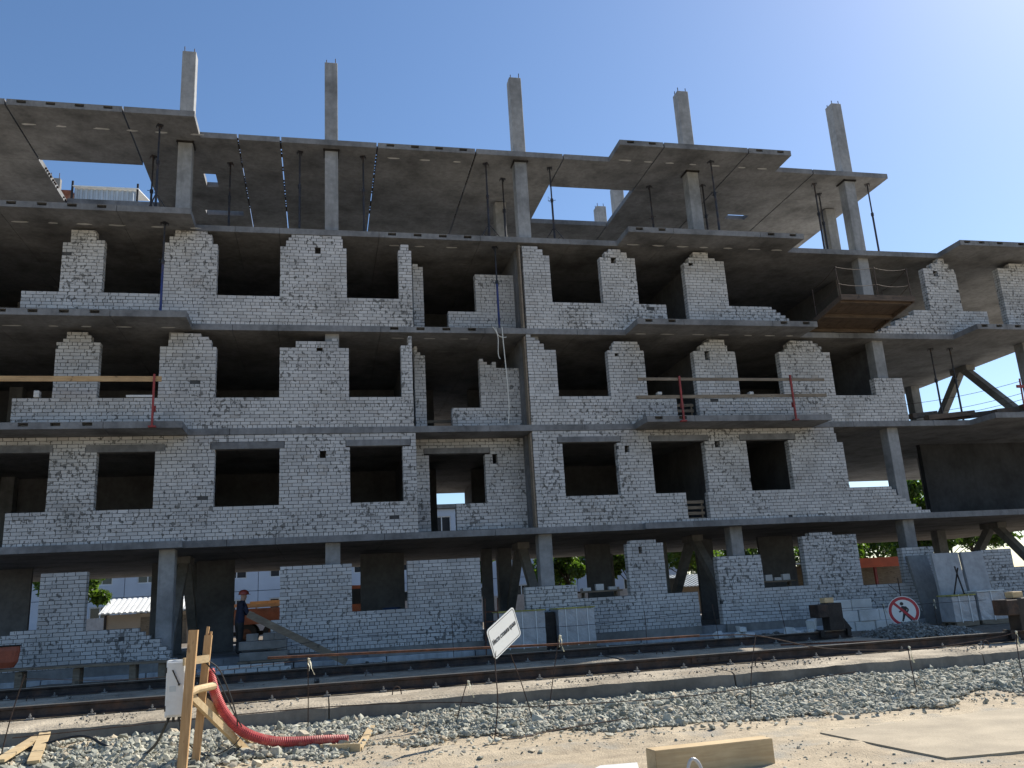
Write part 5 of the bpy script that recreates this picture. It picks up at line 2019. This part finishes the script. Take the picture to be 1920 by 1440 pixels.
def body_mat(c):
    if c.z > 1.475 and abs(c.y) < 0.12:
        return 'skin'
    if c.x > 0.365 and 0.9 < c.z < 1.25:
        return 'skin'
    return 'cloth_navy' if c.z > 0.88 else 'cloth_dark'


o = skin_figure('body', J, E_, body_mat, t)
mb = MB()
nseg, V, F_ = 24, [], []
prof = [(0.132, 0.0), (0.128, 0.045), (0.112, 0.085), (0.08, 0.115), (0.04, 0.13), (0.001, 0.134)]
for k in range(nseg):
    a = k * 2 * math.pi / nseg
    V += [(0.115 + r_ * math.cos(a) * 1.1, r_ * math.sin(a), 1.64 + z) for r_, z in prof]
m_ = len(prof)
for k in range(nseg):
    F_ += [(k * m_ + j, ((k + 1) % nseg) * m_ + j, ((k + 1) % nseg) * m_ + j + 1, k * m_ + j + 1) for j in range(m_ - 1)]
mb.quadmesh(V, F_)
mb.prism([(0.115 + 0.16 * math.cos(a) * (1.2 if math.cos(a) > 0 else 0.95), 0.14 * math.sin(a)) for a in [k * 2 * math.pi / 28 for k in range(28)]], 'z', 1.632, 1.642)
hm = link('hard_hat', mb.mesh('hard_hat', 'helmet_orange', True), t)
t.rotation_euler = (0, 0, R(28))
t.scale = (0.97, 0.97, 0.97)

# dark covered heap behind the doorway stack
mb = MB()
bm = bmesh.new()
bmesh.ops.create_icosphere(bm, subdivisions=3, radius=1.0)
for v in bm.verts:
    n_ = v.co.copy()
    k = 1 + 0.12 * math.sin(n_.x * 5 + 1) * math.cos(n_.y * 4) + random.uniform(-0.02, 0.02)
    zz = max(n_.z, -0.55)
    w_ = 0.62 if zz < 0.25 else 0.62 - 0.42 * (zz - 0.25)
    v.co = Vector((-0.55 + n_.x * k * w_, 2.8 + n_.y * 0.4 * k, 0.745 + (zz + 0.55) * 0.66))
mb.from_bm(bm)
single(mb, 'covered_heap', 'cloth_dark', 'dark covered heap behind the doorway beside the worker', 'heap', (-0.55, 2.8, 0.742), smooth=True)

# ------------------------------------------------------------------ behind the building
t = thing('apartment_block', (3.0, 50.0, 0.6), 'pale blue panel apartment block far behind the building', 'building')
PW, PH = 3.2, 2.9
for i in range(17):
    for j in range(3):
        x0, z0 = -24 + i * PW, 0.9 + j * PH
        wx0, wx1, wz0, wz1 = x0 + 0.85, x0 + 2.35, z0 + 0.95, z0 + 2.3
        mb = MB()
        mb.box(x0 + 0.02, wx0, 46.0, 46.3, z0 + 0.02, z0 + PH - 0.02)
        mb.box(wx1, x0 + PW - 0.02, 46.0, 46.3, z0 + 0.02, z0 + PH - 0.02)
        mb.box(wx0, wx1, 46.0, 46.3, z0 + 0.02, wz0)
        mb.box(wx0, wx1, 46.0, 46.3, wz1, z0 + PH - 0.02)
        mb.build('facade_panel', 'pale_panel', t)
win = MB()
for a in (0.0, 0.70, 1.42):
    win.box(a, a + 0.08, -0.05, 0.05, 0, 1.35)
win.box(0.0805, 0.6995, -0.05, 0.05, 0, 0.08)
win.box(0.7805, 1.4195, -0.05, 0.05, 0, 0.08)
win.box(0.0805, 0.6995, -0.05, 0.05, 1.27, 1.35)
win.box(0.7805, 1.4195, -0.05, 0.05, 1.27, 1.35)
wme = win.mesh('window', 'white_paint')
pn = MB()
pn.box(0.06, 1.44, -0.008, 0.008, 0.06, 1.29)
pme = pn.mesh('pane', 'glass_dark')
for i in range(17):
    for j in range(3):
        w_ = link('window', wme, t)
        w_.location = Vector((-24 + i * PW + 0.85, 46.12, 0.9 + j * PH + 0.95)) - t.location
        link('pane', pme, w_)
mb = MB()
mb.box(-24.0, 30.4, 46.31, 57.0, 0.6, 9.6)
mb.build('building_core', 'blue_trim', t)
mb = MB()
mb.box(-24.3, 30.7, 45.7, 57.3, 9.62, 9.95)
mb.build('roof', 'old_concrete', t)

# garage with white wavy roof
t = thing('garage', (-9.0, 25.5, 0.5), 'beige garage with a white wavy roof seen through the left window', 'garage')
mb = MB()
mb.box(-10.75, -4.9, 24.0, 28.0, 0.45, 2.28)
mb.build('wall', 'beige_render', t)
mb = MB()
for k in range(24):
    xa = -10.95 + k * 0.26
    mb.prism([(23.7, 2.30), (23.7, 2.36), (26.0, 3.10), (26.0, 3.02)], 'x', xa, xa + 0.13)
    mb.prism([(23.72, 2.33), (23.72, 2.40), (26.0, 3.14), (26.0, 3.06)], 'x', xa + 0.1302, xa + 0.2598)
mb.build('roof', 'roof_white', t)
mb = MB()
mb.box(-9.0, -6.8, 23.96, 23.995, 0.5, 2.1)
mb.build('door', 'grey_wood', t)
mb = MB()
mb.box(-10.72, -10.62, 23.93, 23.99, 0.5, 2.3)
mb.build('corner_post', 'dark_steel', t)


def truck(x, y, label):
    t = thing('truck', (x, y, 0.6), label, 'truck')
    mb = MB()
    mb.prism([(x + 3.4, 1.15), (x + 3.4, 2.0), (x + 3.1, 2.95), (x + 1.8, 3.0), (x + 1.8, 1.15)], 'y', y, y + 2.2)
    c = mb.build('cab', 'truck_orange', t)
    mb = MB()
    mb.box(x + 2.1, x + 3.0, y - 0.012, y - 0.002, 2.1, 2.8)
    mb.build('side_window', 'glass_dark', c)
    mb = MB()
    mb.box(x - 3.2, x + 1.7, y - 0.05, y + 2.25, 1.45, 2.15)
    mb.build('cargo_body', 'truck_orange', t)
    mb = MB()
    mb.box(x - 3.3, x + 3.1, y + 0.5, y + 1.7, 0.95, 1.13)
    mb.build('chassis', 'dark_steel', t)
    for wx in (-2.4, -1.2, 2.6):
        for wy in (0.0, 1.9):
            mb = MB()
            mb.tube([(x + wx, y + wy, 1.02), (x + wx, y + wy + 0.3, 1.02)], 0.48, 20)
            w_ = mb.build('wheel', 'tyre', t)
            mb = MB()
            mb.tube([(x + wx, y + wy - 0.01, 1.02), (x + wx, y + wy + 0.02, 1.02)], 0.24, 14)
            mb.build('rim', 'rust', w_)


truck(-1.0, 18.5, 'dull orange truck standing behind the building left of centre')
for k, (z, dx) in enumerate(((2.20, -1.4), (2.35, -0.9), (2.27, -1.8))):
    mb = MB()
    mb.bar((-2.4 + dx, 18.7 + 0.4 * k, z + 0.06), (2.4 + dx, 18.8 + 0.4 * k, z + 0.10), 0.22, 0.14)
    single(mb, 'timber_beam', 'pine', ['front', 'middle', 'rear'][k] + ' squared beam of the load on the orange truck', 'timber', (-1.2, 18.7 + 0.4 * k, z), 'beams on the orange truck')

# orange steel canopy seen through the right openings
t = thing('orange_canopy', (28.2, 16.5, 0.5), 'orange steel canopy with a wide fascia behind the right openings', 'canopy')
mb = MB()
mb.box(24.6, 32.0, 16.0, 16.12, 2.46, 2.94)
mb.build('fascia', 'orange_paint', t)
mb = MB()
mb.box(24.6, 32.0, 16.13, 19.4, 2.86, 2.92)
mb.build('roof', 'corrugated', t)
for x in (24.8, 28.0, 31.8):
    mb = MB()
    mb.box(x - 0.06, x + 0.06, 16.14, 16.26, 0.45, 2.85)
    mb.build('post', 'red_paint', t)
mb = MB()
mb.box(24.7, 31.9, 19.2, 19.35, 0.45, 2.8)
mb.build('back_wall', 'grey_wood', t)

# grey corrugated lean-to roof in the centre right opening
t = thing('corrugated_shed', (20.2, 20.5, 0.5), 'low shed with a grey corrugated roof and a red post', 'shed')
mb = MB()
for k in range(22):
    xa = 18.2 + k * 0.2
    mb.prism([(19.4, 2.02), (19.4, 2.06), (22.0, 2.72), (22.0, 2.68)], 'x', xa, xa + 0.1)
    mb.prism([(19.4, 2.05), (19.4, 2.09), (22.0, 2.75), (22.0, 2.71)], 'x', xa + 0.1002, xa + 0.1998)
mb.build('roof', 'corrugated', t)
mb = MB()
mb.box(18.3, 22.5, 20.0, 22.0, 0.45, 2.1)
mb.build('wall', 'beige_render', t)
mb = MB()
mb.box(20.05, 20.17, 19.3, 19.42, 0.45, 3.3)
mb.build('post', 'red_paint', t)

# concrete fence far behind
t = thing('concrete_fence', (20.0, 31.0, 0.5), 'pale concrete panel fence in front of the trees behind', 'fence')
for k in range(24):
    x = -14 + k * 2.55
    mb = MB()
    mb.box(x, x + 2.45, 31.0, 31.1, 0.45, 2.25)
    mb.build('fence_panel', 'panel_concrete', t)
    mb = MB()
    mb.box(x - 0.10, x - 0.002, 30.95, 31.15, 0.45, 2.4)
    mb.build('fence_post', 'old_concrete', t)

# stair head on the rear of the roof, seen through the left roof opening
RT = top(5)
t = thing('roof_stair_head', (-8.9, 8.8, RT), 'red brick stair head with corrugated metal side seen through the left roof opening', 'stair head')
mb = MB()
mb.box(-10.9, -9.22, 8.1, 10.2, RT, 17.75)
mb.build('brick_wall', 'red_brick', t)
mb = MB()
mb.box(-10.02, -9.60, 7.9, 8.09, RT, 18.12)
pc = mb.build('pilaster', 'old_concrete', t)
mb = MB()
for x in (-9.95, -9.67):
    mb.tube([(x, 8.0, 18.10), (x, 8.0, 18.38)], 0.014, 5)
mb.build('rebar', 'rebar', pc)
x = -9.12
while x < -6.95:
    mb = MB()
    mb.prism([(x, 8.03), (x + 0.03, 7.985), (x + 0.10, 7.985), (x + 0.13, 8.03), (x + 0.18, 8.03), (x + 0.18, 8.036), (x + 0.127, 8.036), (x + 0.097, 7.991), (x + 0.033, 7.991), (x, 8.036)], 'z', RT + 0.05, 17.78)
    mb.build('metal_strip', 'corrugated', t)
    x += 0.181
mb = MB()
mb.prism([(7.86, 17.80), (7.86, 17.84), (10.0, 18.42), (10.0, 18.38)], 'x', -9.15, -6.85)
mb.build('roof_sheet', 'white_paint', t)
for x in (-9.17, -6.88):
    mb = MB()
    mb.bar((x, 7.93, RT), (x, 7.93, 18.05), 0.07, 0.05)
    mb.build('corner_post', 'dark_steel', t)


# ------------------------------------------------------------------ trees
def tree(x, y, h, rx, label, mat='leaf', n=5200, leaf=0.16, z0=0.5):
    t = thing('leafy_tree', (x, y, z0), label, 'tree', 'trees behind the building')
    rr = np.random.default_rng(int(abs(x * 10) + y))
    mb = MB()
    tp = Vector((x + rr.uniform(-.3, .3), y, z0 + h * 0.72))
    base = Vector((x, y, z0 - 0.1))
    mb.tube([base, base.lerp(tp, 0.4) + Vector((0.08, 0, 0)), base.lerp(tp, 0.75), tp], 0.1, 9, True, [0.035 * h * 0.5, 0.026 * h * 0.5, 0.016 * h * 0.5, 0.02])
    cl = []
    for k in range(15):
        a, f = rr.uniform(0, 2 * np.pi), rr.uniform(0.35, 0.95)
        st = base.lerp(tp, 0.3 + 0.6 * f * 0.9)
        en = Vector((x + math.cos(a) * rx * rr.uniform(.45, .9) * (1.1 - 0.45 * f), y + math.sin(a) * rx * rr.uniform(.45, .9) * (1.1 - 0.45 * f), z0 + h * (0.28 + 0.62 * f)))
        mb.tube([st, st.lerp(en, .5) + Vector((0, 0, .15)), en], 0.04, 6, True, [0.035, 0.025, 0.012])
        cl.append((en, rr.uniform(.45, .9) * rx * 0.55))
    mb.build('trunk', 'bark', t)
    cl.append((tp, rx * .5))
    cs = np.array([list(c_[0]) for c_ in cl])
    rs = np.array([c_[1] for c_ in cl])
    pick = rr.integers(0, len(cl), n)
    d = rr.normal(size=(n, 3))
    d /= np.linalg.norm(d, axis=1, keepdims=True)
    P = cs[pick] + d * (rs[pick] * rr.uniform(0.25, 1.05, n) ** 0.6)[:, None] * np.array([1, 1, .8])
    u = rr.normal(size=(n, 3))
    u /= np.linalg.norm(u, axis=1, keepdims=True)
    w = np.cross(u, rr.normal(size=(n, 3)))
    w /= np.linalg.norm(w, axis=1, keepdims=True)
    s_ = (leaf * rr.uniform(.6, 1.3, n))[:, None]
    V = np.stack([P - u * s_, P + w * s_ * .5, P + u * s_, P - w * s_ * .5], 1) - np.array([x, y, z0])
    me = bpy.data.meshes.new('crown')
    me.from_pydata(V.reshape(-1, 3).tolist(), [], np.arange(n * 4).reshape(n, 4).tolist())
    at = me.attributes.new('tone', 'FLOAT', 'FACE')
    at.data.foreach_set('value', rr.uniform(0, 1, n).astype(np.float32))
    me.materials.append(MATS[mat])
    link('crown', me, t)


tree(13.1, 22.5, 4.6, 1.7, 'bright green tree seen through the opening left of the slim pier')
tree(8.6, 26.0, 4.6, 1.5, 'small green tree behind the central bracing', 'leaf_dark')
tree(17.0, 23.0, 5.4, 1.9, 'green tree just left of the slim ground floor pier')
tree(21.5, 25.5, 6.0, 2.4, 'green tree above the grey corrugated shed roof')
tree(-11.6, 21.0, 5.2, 1.6, 'green tree at the left edge of the left window')
tree(30.8, 24.0, 5.6, 2.2, 'bright green tree above the orange canopy')
tree(34.0, 21.0, 7.6, 1.9, 'tall light tree against the sky beside the dark wall')
tree(36.5, 23.0, 6.2, 2.5, 'bright green tree left of the far right bracing')
tree(39.5, 25.0, 7.0, 3.0, 'dark green tree behind the far right bracing', 'leaf_dark')
tree(44.0, 28.0, 8.0, 3.4, 'large dark tree at the far right frame edge', 'leaf_dark', 6500, 0.2)
tree(26.0, 34.0, 6.0, 2.6, 'green tree rising behind the fence right of the corrugated shed')
tree(31.5, 35.0, 6.5, 3.0, 'dark tree behind the fence left of the orange canopy', 'leaf_dark')
tree(37.0, 36.0, 6.6, 3.0, 'green tree in the row behind the fence, right of the orange canopy')
tree(43.0, 37.0, 7.0, 3.3, 'dark bushy tree in the row behind the fence at far right', 'leaf_dark')
tree(49.0, 36.0, 8.0, 3.6, 'broad dark tree furthest right in the row behind the fence', 'leaf_dark')
